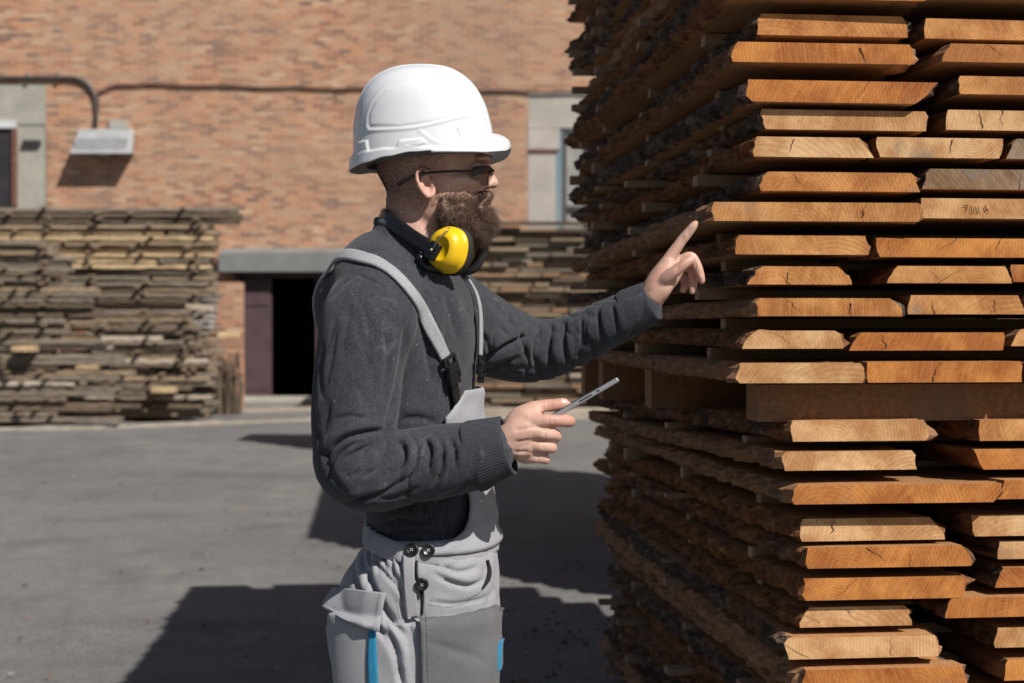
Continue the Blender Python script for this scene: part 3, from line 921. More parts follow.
# ragged bits: loose split boards poking out
for (px, py, yy, L, rot, til, c, lab) in [(25, 352, 18.75, 0.30, 0, 0, 'yellow', 'short fresh block stuck in the pile at the left edge'), (74, 371, 19.6, 0.62, -.05, .06, 'yellow', 'pale splintered board poking out between the two left piles'),
                                     (164, 393, 19.9, 0.33, 0, 0, 'yellow', 'short yellow offcut low in the middle pile'), (228, 338, 20.2, 0.32, .3, 0, 'yellow', 'short yellow offcut at the right end of the long pile'),
                                     (200, 312, 20.6, 0.40, .1, .1, 'bleached', 'bleached board end leaning at the right end of the long pile'), (204, 372, 20.4, .4, -.2, 0, 'tan', 'tan board end jutting from the right end of the long pile')]:
    p = P(px, py, yy)
    long_plank(p.x - L / 2, p.x + L / 2, yy, p.z, c, lab, None, rot, 1.3, til)

# low brick pier and a bundle of sticks beside the door
m = MB()
p0, p1 = P(203, 400, 23.5), P(241, 400, 23.5)
m.box(((p0.x + p1.x) / 2, 23.6, 1.05), (p1.x - p0.x, 0.4, 2.1))
pier = tag(m.build('brick_pier', M['brick']), 'low brick pier between the long pile and the door', 'pier')
m = MB()
rg = random.Random(9)
for i in range(44):
    x = P(216 + rg.uniform(0, 26), 400, 22).x
    y = 22 + rg.uniform(-.25, .25)
    h = rg.uniform(0.6, 1.0)
    m.tube([(x, y, 0.0), (x + rg.uniform(-.05, .05), y, h * .5), (x + rg.uniform(-.12, .12), y + .05, h)], [0.022, 0.018, 0.012], 6)
tag(m.build('stick_bundle', W['dark']), 'upright bundle of dark sticks beside the open door', 'sticks')
m = MB()
a = P(206, 300, 23.1)
m.box((a.x + 0.02, 23.2, a.z), (0.28, 0.05, 0.55), 0, 0.1); m.box((a.x - .05, 23.15, a.z - .35), (0.34, 0.05, .2), 1, 0.1)
tag(m.build('scrap_sheet', [M['window_pale'], M['white_frame']]), 'pale scrap sheet wedged at the right end of the long pile', 'sheet')

# pile of end-on boards behind the worker's arm
YC = 21.6
zC = P(500, 226, YC).z
rowsC = 36
pitchC = (zC - 0.12) / rowsC
rest = MB()
pile_colours = ['reddish', 'tan', 'bleached', 'grey', 'dark', 'yellow']
mixed = layers(('reddish', 5), ('tan', 6), ('bleached', 1), ('grey', 3))
long_ones = layers(('dark', 1), ('grey', 2), ('tan', 1))
rg = random.Random(21)
for i in range(rowsC):
    z = zC - (i + 1) * pitchC
    x = P(395, 300, YC).x + rg.uniform(0, .1)
    q = 0
    long_row = i % 5 in (0, 3)
    while x < P(640, 300, YC).x:
        w = rg.uniform(0.22, 0.75)
        c = rg.choice(long_ones if long_row else mixed)
        if long_row: w = rg.uniform(.5, 1.4)
        yy = YC + rg.uniform(-.1, .12)
        rest.box((x + w / 2, yy + 1.1, z + 0.026), (w - 0.006, 2.2, 0.058), pile_colours.index(c))
        x += w + rg.uniform(0.005, .04); q += 1
    for t in (0.1, 0.45, 0.8): rest.box((P(395, 300, YC).x + 1.9, YC + 0.1 + t * 2, z - 0.012), (3.7, 0.06, pitchC - 0.055), 4)
tag(rest.build('timber', [W[c] for c in pile_colours]), 'wide pile of brown and bleached boards behind the outstretched arm', 'timber', kind='stuff')
bb = MB(); a, b = P(395, 300, YC), P(640, 300, YC)
bb.box(((a.x + b.x) / 2, YC - .12, zC + 0.03), (b.x - a.x, 0.2, 0.05))
tag(bb.build('plank', W['dark']), 'dark plank lying along the top of the pile behind the arm', 'plank')
bb = MB(); bb.box(((a.x + b.x) / 2, YC - .2, 0.07), (b.x - a.x, 0.12, 0.1)); tag(bb.build('ground_beam', W['bleached']), 'pale beam along the foot of the pile behind the arm', 'beam')

dust_strip([(-8.5 + i * 0.25, 18.55 + 0.02 * i + (1.0 if i > 10 else 0) * min(1.5, (i - 10) * .12)) for i in range(24)], 0.22, 'sawdust', 'sawdust strewn along the foot of the left piles')
dust_strip([(-4.6 + i * 0.25, 22.6 + 0.1 * i) for i in range(10)], 0.5, 'sawdust', 'sawdust strewn before the open door')
dust_strip([(-2.3 + i * 0.25, 21.0) for i in range(20)], 0.35, 'sawdust', 'sawdust strewn before the pile behind the arm')

# ==================================================================== the worker
MY = 2.5


def m_cloth(name, c, weave=700, var=0.12, smudge=0.0, con=0.25):
    t = NT(name)
    n = t.noise(14.0, 5, 0.65)
    f = t.noise(float(weave), 2, 0.6)
    col = t.mix(t.ramp(n, [(0.3, (0, 0, 0)), (0.7, (1, 1, 1))]), tuple(x * (1 - var) for x in c), tuple(x * (1 + var) for x in c))
    col = t.mix(t.ramp(f, [(0.4, (0, 0, 0)), (0.65, (1, 1, 1))]), t.mix(1.0, col, (1 - con, 1 - con, 1 - con), 'MULTIPLY'), t.mix(1.0, col, (1 + con, 1 + con, 1 + con), 'MULTIPLY'))
    if smudge:
        s = t.ramp(t.noise(17.0, 6, 0.75, dist=0.8), [(0.60, (0, 0, 0)), (0.72, (1, 1, 1))])
        col = t.mix(t.math('MULTIPLY', s, smudge * 0.9), col, (0.20, 0.20, 0.205))
        lint = t.nd('ShaderNodeTexVoronoi', {'Vector': t.mapping((1, 1, 0.5)), 'Scale': 70.0}).outputs[0]
        col = t.mix(t.ramp(lint, [(0.045, (0.8, 0.8, 0.8)), (0.075, (0, 0, 0))]), col, (0.25, 0.24, 0.23))
        heather = t.noise(160.0, 4, 0.75, vec=t.mapping((1, 1, 0.35)))
        col = t.mix(t.ramp(heather, [(0.45, (0, 0, 0)), (0.68, (0.35, 0.35, 0.35))]), col, (0.075, 0.08, 0.092))
    t.color(col)
    t.rough(0.95)
    t.b.inputs['Specular IOR Level'].default_value = 0.15
    t.b.inputs['Sheen Weight'].default_value = 0.10
    t.b.inputs['Sheen Roughness'].default_value = 0.6
    t.bump(t.math('ADD', f, t.math('MULTIPLY', t.noise(90.0, 3), 0.6)), 0.35, 0.0015)
    return t.mat


def m_skin():
    t = NT('skin')
    n = t.noise(22.0, 5, 0.6)
    f = t.noise(260.0, 3, 0.6)
    b = t.noise(6.0, 3)
    col = t.ramp(n, [(0.3, (0.49, 0.285, 0.215)), (0.55, (0.58, 0.37, 0.29)), (0.75, (0.63, 0.43, 0.345))])
    col = t.mix(t.ramp(b, [(0.45, (0, 0, 0)), (0.68, (0.7, 0.7, 0.7))]), col, (0.50, 0.23, 0.175))
    col = t.mix(t.ramp(f, [(0.55, (0, 0, 0)), (0.75, (0.35, 0.35, 0.35))]), col, (0.36, 0.17, 0.12))
    t.color(col)
    t.rough(0.52)
    t.b.inputs['Subsurface Weight'].default_value = 0.12
    t.b.inputs['Subsurface Radius'].default_value = (0.012, 0.005, 0.003)
    t.b.inputs['Subsurface Scale'].default_value = 1.0
    t.b.inputs['Specular IOR Level'].default_value = 0.4
    t.bump(t.math('ADD', f, t.math('MULTIPLY', n, 0.6)), 0.22, 0.0012)
    return t.mat


M['skin'] = m_skin()
M['shirt'] = m_cloth('charcoal_knit', (0.034, 0.038, 0.047), 600, 0.22, 0.5, 0.45)
M['cuff'] = m_cloth('charcoal_rib', (0.036, 0.040, 0.049), 500, 0.1)
M['overall'] = m_cloth('light_grey_twill', (0.31, 0.31, 0.335), 900, 0.06, con=0.13)
M['patch'] = m_cloth('mid_grey_canvas', (0.125, 0.125, 0.130), 1100, 0.10)
M['strap'] = m_cloth('strap_webbing', (0.31, 0.315, 0.335), 700, 0.06)
M['blue'] = m_cloth('blue_trim', (0.02, 0.20, 0.36), 900, 0.06)
M['black_plastic'] = simple('black_plastic', (0.010, 0.010, 0.011), 0.32, var=0.1)
M['foam'] = simple('black_foam', (0.014, 0.014, 0.014), 0.75, var=0.1)
M['yellow'] = simple('yellow_plastic', (0.80, 0.50, 0.008), 0.38, var=0.05, sc=30)
M['helmet'] = simple('white_abs', (0.66, 0.675, 0.70), 0.27, var=0.03, sc=9)
hm = NT('white_shell_plastic')
sc1 = hm.noise(1.0, 4, 0.7, vec=hm.mapping((20, 20, 160), rot=(0.4, 0.5, 0)))
sc2 = hm.noise(1.0, 4, 0.7, vec=hm.mapping((140, 30, 18), rot=(0.2, 0.9, 0.3)))
scr = hm.math('MAXIMUM', hm.ramp(sc1, [(0.68, (0, 0, 0)), (0.74, (1, 1, 1))]), hm.ramp(sc2, [(0.70, (0, 0, 0)), (0.76, (1, 1, 1))]))
grime = hm.ramp(hm.noise(26.0, 6, 0.75), [(0.52, (0, 0, 0)), (0.75, (1, 1, 1))])
hm.color(hm.mix(hm.math('MULTIPLY', scr, 0.35), hm.mix(hm.math('MULTIPLY', grime, 0.28), (0.665, 0.68, 0.705), (0.48, 0.47, 0.45)), (0.38, 0.38, 0.38)))
hm.rough(hm.math('ADD', hm.math('MULTIPLY', grime, 0.25), 0.28))
M['helmet'] = hm.mat
M['helmet'].node_tree.nodes['Principled BSDF'].inputs['Specular IOR Level'].default_value = 0.45
M['hair'] = simple('beard_hair', (0.135, 0.080, 0.053), 0.55, var=0.5, sc=90)
M['stubble'] = simple('cropped_hair', (0.050, 0.034, 0.027), 0.7, var=0.3, sc=60)
M['alu'] = simple('brushed_aluminium', (0.42, 0.42, 0.43), 0.38, metal=0.7, var=0.06, sc=40)
M['screen'] = simple('screen_glass', (0.012, 0.012, 0.014), 0.08)
M['steel'] = simple('rivet_steel', (0.42, 0.36, 0.26), 0.35, metal=0.8)
M['white_eye'] = simple('eye_white', (0.62, 0.58, 0.55), 0.3)
M['lip'] = simple('lip_skin', (0.46, 0.20, 0.16), 0.45, var=0.1)
M['nail'] = simple('finger_nail', (0.60, 0.39, 0.32), 0.3, var=0.05)
M['boot'] = simple('boot_leather', (0.03, 0.022, 0.017), 0.6, bump=0.3)
M['liner'] = simple('helmet_liner', (0.16, 0.15, 0.14), 0.6)
gl = NT('tinted_lens')
gl.color((0.045, 0.027, 0.018))
gl.rough(0.06)
gl.b.inputs['Alpha'].default_value = 0.8
M['lens'] = gl.mat


def ring(c, ax, bx, a, b, n, pw=1.0):
    out = []
    for k in range(n):
        t = 2 * math.pi * k / n
        ct, st = math.cos(t), math.sin(t)
        if pw != 1.0: ct, st = math.copysign(abs(ct) ** pw, ct), math.copysign(abs(st) ** pw, st)
        out.append(c + ax * (a * ct) + bx * (b * st))
    return out


def catmull(pts, per=6):
    """pts: tuples of equal length, interpolated smoothly"""
    a = np.array(pts, float)
    out = []
    n = len(a)
    for i in range(n - 1):
        p0, p1, p2, p3 = a[max(i - 1, 0)], a[i], a[i + 1], a[min(i + 2, n - 1)]
        for j in range(per):
            t = j / per
            out.append(0.5 * ((2 * p1) + (-p0 + p2) * t + (2 * p0 - 5 * p1 + 4 * p2 - p3) * t * t + (-p0 + 3 * p1 - 3 * p2 + p3) * t ** 3))
    out.append(a[-1])
    return out


def limb(m, pts, n=28, per=6, flat=None):
    """pts: (Vector, r) -> closed tapered tube with rounded ends; flat=(axis, k) squeezes along an axis"""
    rows = catmull([(*p, r) for p, r in pts], per)
    P_ = [Vector(r[:3]) for r in rows]
    rad = [max(1e-4, r[3]) for r in rows]
    # rounded ends
    d0 = (P_[0] - P_[1]).normalized(); d1 = (P_[-1] - P_[-2]).normalized()
    pre, post = [], []
    for a in (80, 55, 30):
        pre.append((P_[0] + d0 * rad[0] * math.sin(R(a)), rad[0] * math.cos(R(a))))
    for a in (30, 55, 80):
        post.append((P_[-1] + d1 * rad[-1] * math.sin(R(a)), rad[-1] * math.cos(R(a))))
    seq = pre + list(zip(P_, rad)) + post
    up = None
    V, Fc = [], []
    for i, (p, r) in enumerate(seq):
        t = (seq[min(i + 1, len(seq) - 1)][0] - seq[max(i - 1, 0)][0]).normalized()
        if up is None:
            up = t.cross(Vector((0.13, 0.91, 0.4))).normalized()
        u = (up - t * up.dot(t)).normalized()
        up = u
        w = t.cross(u)
        rg_ = ring(p, u, w, r, r, n)
        if flat:
            ax, k = flat
            rg_ = [p + (q - p) - ax * ((q - p).dot(ax) * (1 - k)) for q in rg_]
        V += rg_
    for i in range(len(seq) - 1):
        for k in range(n):
            a, b = i * n + k, i * n + (k + 1) % n
            Fc.append((a, b, b + n, a + n))
    Fc.append(tuple(range(n))[::-1]); Fc.append(tuple(range((len(seq) - 1) * n, len(seq) * n)))
    m.add(V, Fc)


def loft(m, secs, n=48, per=5, pw=0.9, yaw=None):
    """secs: (x, y, z, a, b[, yawdeg, tiltx]) horizontal ellipses"""
    secs = [tuple(s) + (0,) * (7 - len(s)) for s in secs]
    rows = catmull(secs, per)
    V, Fc = [], []
    for (x, y, z, a, b, yw, tl) in rows:
        ax = Vector((math.cos(R(yw)), math.sin(R(yw)), 0))
        bx = Vector((-ax.y, ax.x, 0))
        ax = Vector((ax.x, ax.y, math.tan(R(tl))))
        V += ring(Vector((x, y, z)), ax, bx, a, b, n, pw)
    for i in range(len(rows) - 1):
        for k in range(n):
            a, b = i * n + k, i * n + (k + 1) % n
            Fc.append((a, b, b + n, a + n))
    Fc.append(tuple(range(n))[::-1]); Fc.append(tuple(range((len(rows) - 1) * n, len(rows) * n)))
    m.add(V, Fc)


def ball(m, c, r, n=16, scale=(1, 1, 1), rot=None):
    V, Fc = [], []
    for i in range(n // 2 + 1):
        th = math.pi * i / (n // 2)
        for k in range(n):
            ph = 2 * math.pi * k / n
            v = Vector((math.sin(th) * math.cos(ph) * scale[0], math.sin(th) * math.sin(ph) * scale[1], math.cos(th) * scale[2])) * r
            if rot: v = rot @ v
            V.append(Vector(c) + v)
    for i in range(n // 2):
        for k in range(n):
            a, b = i * n + k, i * n + (k + 1) % n
            Fc.append((a, a + n, b + n, b))
    m.add(V, Fc)


def fix_normals(me):
    bm = bmesh.new(); bm.from_mesh(me)
    bmesh.ops.remove_doubles(bm, verts=bm.verts, dist=1e-6)
    bmesh.ops.recalc_face_normals(bm, faces=bm.faces)
    bm.to_mesh(me); bm.free()


def fuse(m, voxel, smooth=4, fac=0.5):
    """join everything in m into one skin; returns (verts Nx3, faces list)"""
    me = bpy.data.meshes.new('tmp')
    me.from_pydata(m.v, [], m.f)
    fix_normals(me)
    o = bpy.data.objects.new('tmp', me)
    C.objects.link(o)
    md = o.modifiers.new('r', 'REMESH'); md.mode = 'VOXEL'; md.voxel_size = voxel; md.use_smooth_shade = True
    sm = o.modifiers.new('s', 'SMOOTH'); sm.factor = fac; sm.iterations = smooth
    dg = bpy.context.evaluated_depsgraph_get()
    ev = o.evaluated_get(dg)
    em = ev.to_mesh()
    n = len(em.vertices)
    co = np.empty(n * 3); em.vertices.foreach_get('co', co)
    fs = [tuple(p.vertices) for p in em.polygons]
    ev.to_mesh_clear()
    bpy.data.objects.remove(o); bpy.data.meshes.remove(me)
    return co.reshape(-1, 3), fs


def normals_of(co, fs):
    fa = np.array([f if len(f) == 4 else (*f, f[-1]) for f in fs])
    n = np.cross(co[fa[:, 2]] - co[fa[:, 0]], co[fa[:, 3]] - co[fa[:, 1]])
    vn = np.zeros_like(co)
    for k in range(4): np.add.at(vn, fa[:, k], n)
    return vn / (np.linalg.norm(vn, axis=1, keepdims=True) + 1e-12)


def proj_px(co):
    """picture coordinates of points"""
    x = co[:, 0]; y = co[:, 1]; z = co[:, 2] - EYE
    d = y * math.cos(PITCH) - z * math.sin(PITCH)
    v = y * math.sin(PITCH) + z * math.cos(PITCH)
    return 512 + F * x / d, 341.5 - F * v / d


def polydist(px, py, line):
    """distance in picture units to a polyline, signed side, and parameter along it"""
    best = np.full(px.shape, 1e9); par = np.zeros(px.shape); side = np.zeros(px.shape)
    L = 0; tot = sum(math.dist(line[i], line[i + 1]) for i in range(len(line) - 1))
    for i in range(len(line) - 1):
        (x0, y0), (x1, y1) = line[i], line[i + 1]
        dx, dy = x1 - x0, y1 - y0; l2 = dx * dx + dy * dy
        t = np.clip(((px - x0) * dx + (py - y0) * dy) / l2, 0, 1)
        d = np.hypot(px - x0 - t * dx, py - y0 - t * dy)
        s = np.sign((px - x0) * dy - (py - y0) * dx)
        m_ = d < best
        best = np.where(m_, d, best); par = np.where(m_, (L + t * math.sqrt(l2)) / tot, par); side = np.where(m_, s, side)
        L += math.sqrt(l2)
    return best, par, side


def smoothline(pts, per=5):
    return [tuple(p) for p in catmull(pts, per)]


def fold(co, nr, line, depth, w, ridge=0.6, ymax=None, ymin=None, rw=2.2):
    """press a crease along a line drawn on the side towards the camera, with a soft ridge beside it"""
    px, py = proj_px(co)
    d, t, s = polydist(px, py, smoothline(line))
    env = np.sin(np.clip(np.minimum(t, 1 - t) * 3.2, 0, 1) * math.pi / 2)
    env = np.where((t <= 0) | (t >= 1), np.exp(-(d / w) ** 2) * 0.0 + env, env)
    face = np.clip(-nr[:, 1] * 1.6 + 0.25, 0, 1)
    m_ = np.ones(len(co))
    if ymax is not None: m_ *= (co[:, 1] < ymax)
    if ymin is not None: m_ *= (co[:, 1] > ymin)
    k = env * face * m_
    jit = 1 + 0.08 * np.sin(px * 0.9 + py * 0.6)
    dsp = -depth * np.exp(-(d / (w * 0.8)) ** 2) * k * jit
    for sg, am in ((1, 1.0), (-1, 0.45)):
        dd = (d * sg * s - w * rw) / (w * 1.9)
        dsp += depth * ridge * am * np.exp(-dd ** 2) * k * (s * sg > 0)
    return co + nr * dsp[:, None]


def np_noise(co, scale, seed=0.0):
    return np.array([noise.noise(Vector((c[0] * scale + seed, c[1] * scale, c[2] * scale))) for c in co])


def skin_obj(name, co, fs, mat, parent, smooth=True):
    return mesh_obj(name, co.tolist(), fs, mat, parent, None, smooth)


worker = empty('person', P(415, 1160, MY) * 1.0)
worker.location.z = 0.0
tag(worker, 'bearded man in charcoal sweatshirt and light grey bib overalls pointing at the near stack', 'person')

# ------------------------------------------------------------------ sweatshirt
def sx(px): return (px - 512) / F * MY
def sz(py): return P(512, py, MY).z


shirt_m = MB()
loft(shirt_m, [
    (sx(430), MY, sz(575), .104, .140, -4), (sx(430), MY, sz(545), .100, .142, -4), (sx(427), MY, sz(510), .104, .146, -6),
    (sx(412), MY, sz(450), .122, .165, -8), (sx(403), MY, sz(390), .126, .175, -10), (sx(400), MY, sz(340), .132, .182, -12),
    (sx(396), MY, sz(300), .132, .180, -12), (sx(396), MY, sz(277), .112, .150, -10), (sx(402), MY, sz(258), .086, .112, -6), (sx(409), MY, sz(243), .068, .080, 0, -14), (sx(411), MY, sz(235), .060, .068, 0, -24)], pw=0.88)
# near arm: shoulder, elbow, wrist
limb(shirt_m, [(P(397, 296, 2.42), .070), (P(380, 306, 2.36), .080), (P(367, 325, 2.33), .081), (P(359, 360, 2.315), .076), (P(355, 405, 2.305), .072), (P(353, 445, 2.30), .069),
              (P(355, 466, 2.30), .069), (P(374, 472, 2.30), .068), (P(405, 468, 2.30), .063), (P(440, 463, 2.30), .060), (P(470, 457, 2.295), .055), (P(488, 452, 2.29), .050)], n=40)
# far arm, reaching out
limb(shirt_m, [(P(420, 300, 2.60), .085), (P(448, 312, 2.66), .086), (P(478, 330, 2.73), .080), (P(506, 344, 2.80), .072), (P(530, 350, 2.83), .066), (P(560, 346, 2.82), .057), (P(595, 330, 2.80), .053), (P(625, 315, 2.775), .047), (P(640, 307, 2.765), .043)], n=36)
limb(shirt_m, [(P(375, 262, 2.46), .055), (P(372, 285, 2.38), .070), (P(380, 310, 2.36), .075)], n=28)
limb(shirt_m, [(P(425, 262, 2.56), .055), (P(432, 285, 2.62), .072), (P(430, 310, 2.64), .08)], n=28)
co, fs = fuse(shirt_m, 0.0032, 12)
nr = normals_of(co, fs)
# soft body folds first
co = co + nr * (np_noise(co, 8.0, 3) * 0.006 + np_noise(co, 17.0, 8) * 0.0014)[:, None]
nr = normals_of(co, fs)


def crumple(co, nr, amp, sx_, sy_, sz_, seed, mask):
    """thin irregular creases: ridged noise, stretched along one direction"""
    idx = np.nonzero(mask > 0.02)[0]
    v = np.array([noise.noise(Vector((co[i, 0] * sx_ + seed, co[i, 1] * sy_, co[i, 2] * sz_))) + 0.35 * noise.noise(Vector((co[i, 0] * sx_ * 2.3, co[i, 1] * sy_ * 2.3 + seed, co[i, 2] * sz_ * 2.3))) for i in idx])
    rid = np.clip(1 - np.abs(v) * 4.5, 0, 1) ** 2
    co = co.copy()
    co[idx] -= nr[idx] * (amp * rid * mask[idx])[:, None]
    return co


spx, spy = proj_px(co)
fore = np.clip((spx - 365) / 30, 0, 1) * np.clip((spy - 425) / 15, 0, 1) * (co[:, 1] < 2.42)
upper = np.clip((408 - spx) / 12, 0, 1) * np.clip((470 - spy) / 40, 0, 1) * np.clip((spy - 270) / 30, 0, 1) * (co[:, 1] < 2.42)
farm = np.clip((spx - 482) / 20, 0, 1)
chest = np.clip((spx - 405) / 15, 0, 1) * np.clip((485 - spx) / 10, 0, 1) * (co[:, 1] > 2.3) * (spy < 430)
co = crumple(co, nr, 0.0038, 20, 9, 9, 3.0, fore)
co = crumple(co, nr, 0.0030, 13, 8, 5, 7.0, upper)
co = crumple(co, nr, 0.0042, 24, 9, 12, 11.0, farm)
co = crumple(co, nr, 0.0026, 10, 8, 7, 5.0, chest)
nr = normals_of(co, fs)
folds = [
    # elbow: the nested arcs of bunched cloth
    ([(326, 486), (332, 464), (346, 448), (364, 440)], .007, 2.6, .7), ([(470, 436), (476, 452), (474, 468)], .005, 2.4, .7),
    ([(410, 434), (416, 444), (417, 460), (411, 474), (398, 486)], .007, 2.2, .7), ([(437, 436), (443, 450), (441, 472), (432, 488)], .007, 2.2, .7),
    ([(334, 420), (350, 416), (370, 420)], .004, 3.0, .5), ([(318, 430), (324, 452), (334, 478), (350, 496)], .004, 3.0, .5),
    ([(384, 330), (388, 352), (386, 376), (380, 400)], .005, 4.0, .5), ([(362, 300), (368, 325), (366, 350)], .004, 4.5, .5),
    ([(325, 340), (321, 370), (320, 400)], .004, 3.0, .5),
    ([(322, 470), (330, 452), (345, 438), (366, 432), (388, 430)], .011, 3.2, .8),
    ([(388, 438), (385, 452), (376, 468), (360, 479)], .012, 3.4, .9),
    ([(396, 440), (404, 448), (404, 462), (396, 476)], .011, 3.0, .9),
    ([(424, 438), (430, 448), (430, 462), (427, 474)], .010, 2.8, .8),
    ([(450, 438), (455, 452), (454, 468)], .007, 3.0, .7),
    ([(340, 504), (358, 500), (384, 492), (404, 478)], .009, 3.2, .8),
    ([(345, 460), (356, 452), (372, 445)], .006, 3.0, .6),
    ([(350, 478), (362, 470), (372, 458)], .006, 3.0, .6),
    ([(375, 500), (398, 496), (420, 486)], .005, 3.2, .6),
    ([(435, 500), (455, 492), (470, 480)], .004, 3.5, .5),
    ([(320, 400), (326, 380), (332, 350), (338, 320)], .005, 4.5, .5),
    ([(341, 358), (346, 330), (352, 300)], .004, 4.0, .5),
    ([(322, 440), (326, 420), (330, 400)], .004, 4, .5),
    ([(330, 300), (342, 285), (354, 276), (362, 272)], .004, 2.0, .5),
    ([(356, 274), (366, 278), (382, 286)], .004, 1.6, .5),
    ([(405, 320), (404, 350), (398, 385), (390, 420)], .008, 5.0, .6),
    ([(392, 400), (388, 418), (386, 432)], .006, 3.0, .5),
]
for ln, dp, w, rd in folds: co = fold(co, nr, ln, dp * .85, w * .9, rd * .65, ymax=2.42)
nr = normals_of(co, fs)
ffolds = [
    ([(476, 366), (494, 352), (512, 342), (530, 334)], .012, 3.2, .8),
    ([(480, 372), (500, 366), (520, 356)], .008, 3.0, .6),
    ([(541, 322), (536, 336), (534, 352), (536, 368)], .010, 2.8, .9),
    ([(553, 322), (550, 338), (549, 354), (552, 370)], .009, 2.8, .9),
    ([(566, 320), (564, 336), (565, 352), (569, 366)], .008, 2.8, .8),
    ([(582, 314), (582, 330), (585, 348)], .007, 2.8, .8),
    ([(598, 308), (599, 324), (603, 342)], .007, 2.8, .8),
    ([(612, 303), (615, 318), (618, 334)], .006, 2.6, .7),
    ([(520, 330), (524, 345), (528, 360)], .007, 3.0, .7),
    ([(490, 300), (505, 318), (520, 330)], .005, 4.0, .5),
    ([(480, 330), (488, 345), (492, 358)], .005, 4.0, .5),
]
for ln, dp, w, rd in ffolds: co = fold(co, nr, ln, dp * .8, w * .85, rd * .6, ymin=2.52)
nr = normals_of(co, fs)
tfolds = [
    ([(418, 300), (424, 330), (430, 360), (434, 392)], .007, 5, .6), ([(445, 290), (452, 315), (458, 340)], .006, 4, .6),
    ([(405, 250), (425, 275), (440, 300)], .004, 4, .5), ([(400, 420), (420, 418), (440, 424)], .005, 4, .5),
    ([(372, 528), (400, 520), (430, 524)], .006, 3, .6), ([(385, 538), (410, 530), (446, 536)], .006, 3, .6),
]
for ln, dp, w, rd in tfolds: co = fold(co, nr, ln, dp, w, rd, ymin=2.28)
shirt_co, shirt_fs = co, fs
shirt = skin_obj('sweatshirt', co, fs, M['shirt'], worker)
bvh_shirt = BVHTree.FromPolygons(co.tolist(), fs)


def cuff_ring(name, p0, p1, r0, r1, sleeve_dir=None, nr_=72):
    """ribbed knit cuff, open at the hand"""
    p0, p1 = Vector(p0), Vector(p1)
    t = (p1 - p0).normalized()
    u = t.cross(Vector((0, 1, 0.2))).normalized(); w = t.cross(u)
    V, Fc = [], []
    n = nr_ * 4
    prof = [(0.0, r0), (0.15, r0 * 1.01), (0.5, (r0 + r1) / 2 * 1.0), (0.85, r1 * 1.01), (0.97, r1), (1.0, r1 * 0.95), (0.97, r1 * 0.90), (0.7, r1 * 0.88), (0.2, r1 * .86)]
    for (s, r) in prof:
        for k in range(n):
            a = 2 * math.pi * k / n
            rr = r + (0.0006 * math.cos(a * nr_) if s < 0.99 else 0) + 0.002 * math.sin(a * 3 + s * 3)
            V.append(p0 + (p1 - p0) * s + (u * math.cos(a) + w * math.sin(a)) * rr)
    for i in range(len(prof) - 1):
        for k in range(n):
            a, b = i * n + k, i * n + (k + 1) % n
            Fc.append((a, b, b + n, a + n))
    return mesh_obj(name, V, Fc, M['cuff'], shirt_parent, None, True)


shirt_parent = None
cf = cuff_ring('cuff', P(472, 456.5, 2.294), P(509, 446, 2.286), .058, .049)
cf2 = cuff_ring('cuff', P(628, 313.5, 2.773), P(653, 301, 2.757), .046, .040)


def subchild(o, par):
    """o holds world coordinates; par is a part whose own parent is a plain thing"""
    bpy.context.view_layer.update()
    o.parent = par
    o.matrix_parent_inverse = par.matrix_world.inverted()


subchild(cf, shirt); subchild(cf2, shirt)
# neckline rib, following the tilted collar
V, Fc = [], []
nk = 64
for (dr, dz) in [(0.004, -0.012), (0.0065, -0.004), (0.0055, 0.004), (0.001, 0.007), (-0.004, 0.002), (-0.005, -0.01)]:
    for k in range(nk):
        a = 2 * math.pi * k / nk
        x = sx(411) + (.060 + dr) * math.cos(a); y = MY + (.068 + dr) * math.sin(a)
        z = sz(236) - math.tan(R(24)) * .060 * math.cos(a) + dz
        V.append((x, y, z))
for i in range(5):
    for k in range(nk):
        a, b = i * nk + k, i * nk + (k + 1) % nk
        Fc.append((a, b, b + nk, a + nk))
col_ = mesh_obj('collar', V, Fc, M['cuff'], None, None, True); subchild(col_, shirt)

# ------------------------------------------------------------------ overalls: trousers
tm = MB()
HX = sx(420)
loft(tm, [(sx(424), MY, sz(640), .135, .165, -3), (sx(420), MY, sz(610), .143, .176, -3), (sx(421), MY, sz(580), .140, .180, -3), (sx(426), MY, sz(562), .130, .180, -3), (sx(429), MY, sz(550), .123, .176, -3), (sx(431), MY, sz(541), .114, .166, -3), (sx(433), MY, sz(528), .107, .162, -3)], pw=0.9)
ank = 0.10
for (yy, x_top, s) in ((2.405, 418, -1), (2.60, 418, 1)):
    kx = sx(420) + (0.02 if s < 0 else 0.06)
    loft(tm, [(kx - 0.03, yy + s * .02, ank - .04, .085, .08, 0), (kx - 0.03, yy + s * .02, ank, .088, .082, 0), (kx - .01, yy + s * .015, 0.30, .083, .078, 0), (kx + .005, yy + s * .01, .52, .088, .084), (sx(x_top) + .01, yy, .68, .112, .095), (sx(x_top), yy, sz(683), .136, .104), (sx(x_top), yy, sz(640), .143, .105), (sx(x_top), yy, sz(600), .140, .10)], pw=0.92)
co, fs = fuse(tm, 0.0036, 10)
nr = normals_of(co, fs)
bvh_trs = BVHTree.FromPolygons((co + nr * .002).tolist(), fs)
co = co + nr * (np_noise(co, 8.0, 13) * 0.006 + np_noise(co, 20.0, 5) * 0.003)[:, None]
nr = normals_of(co, fs)
rngw = random.Random(5)
tpx, tpy = proj_px(co)
co = crumple(co, nr, 0.0030, 13, 8, 6.5, 23.0, np.clip((tpy - 545) / 10, 0, 1) * (co[:, 1] < 2.5))
nr = normals_of(co, fs)
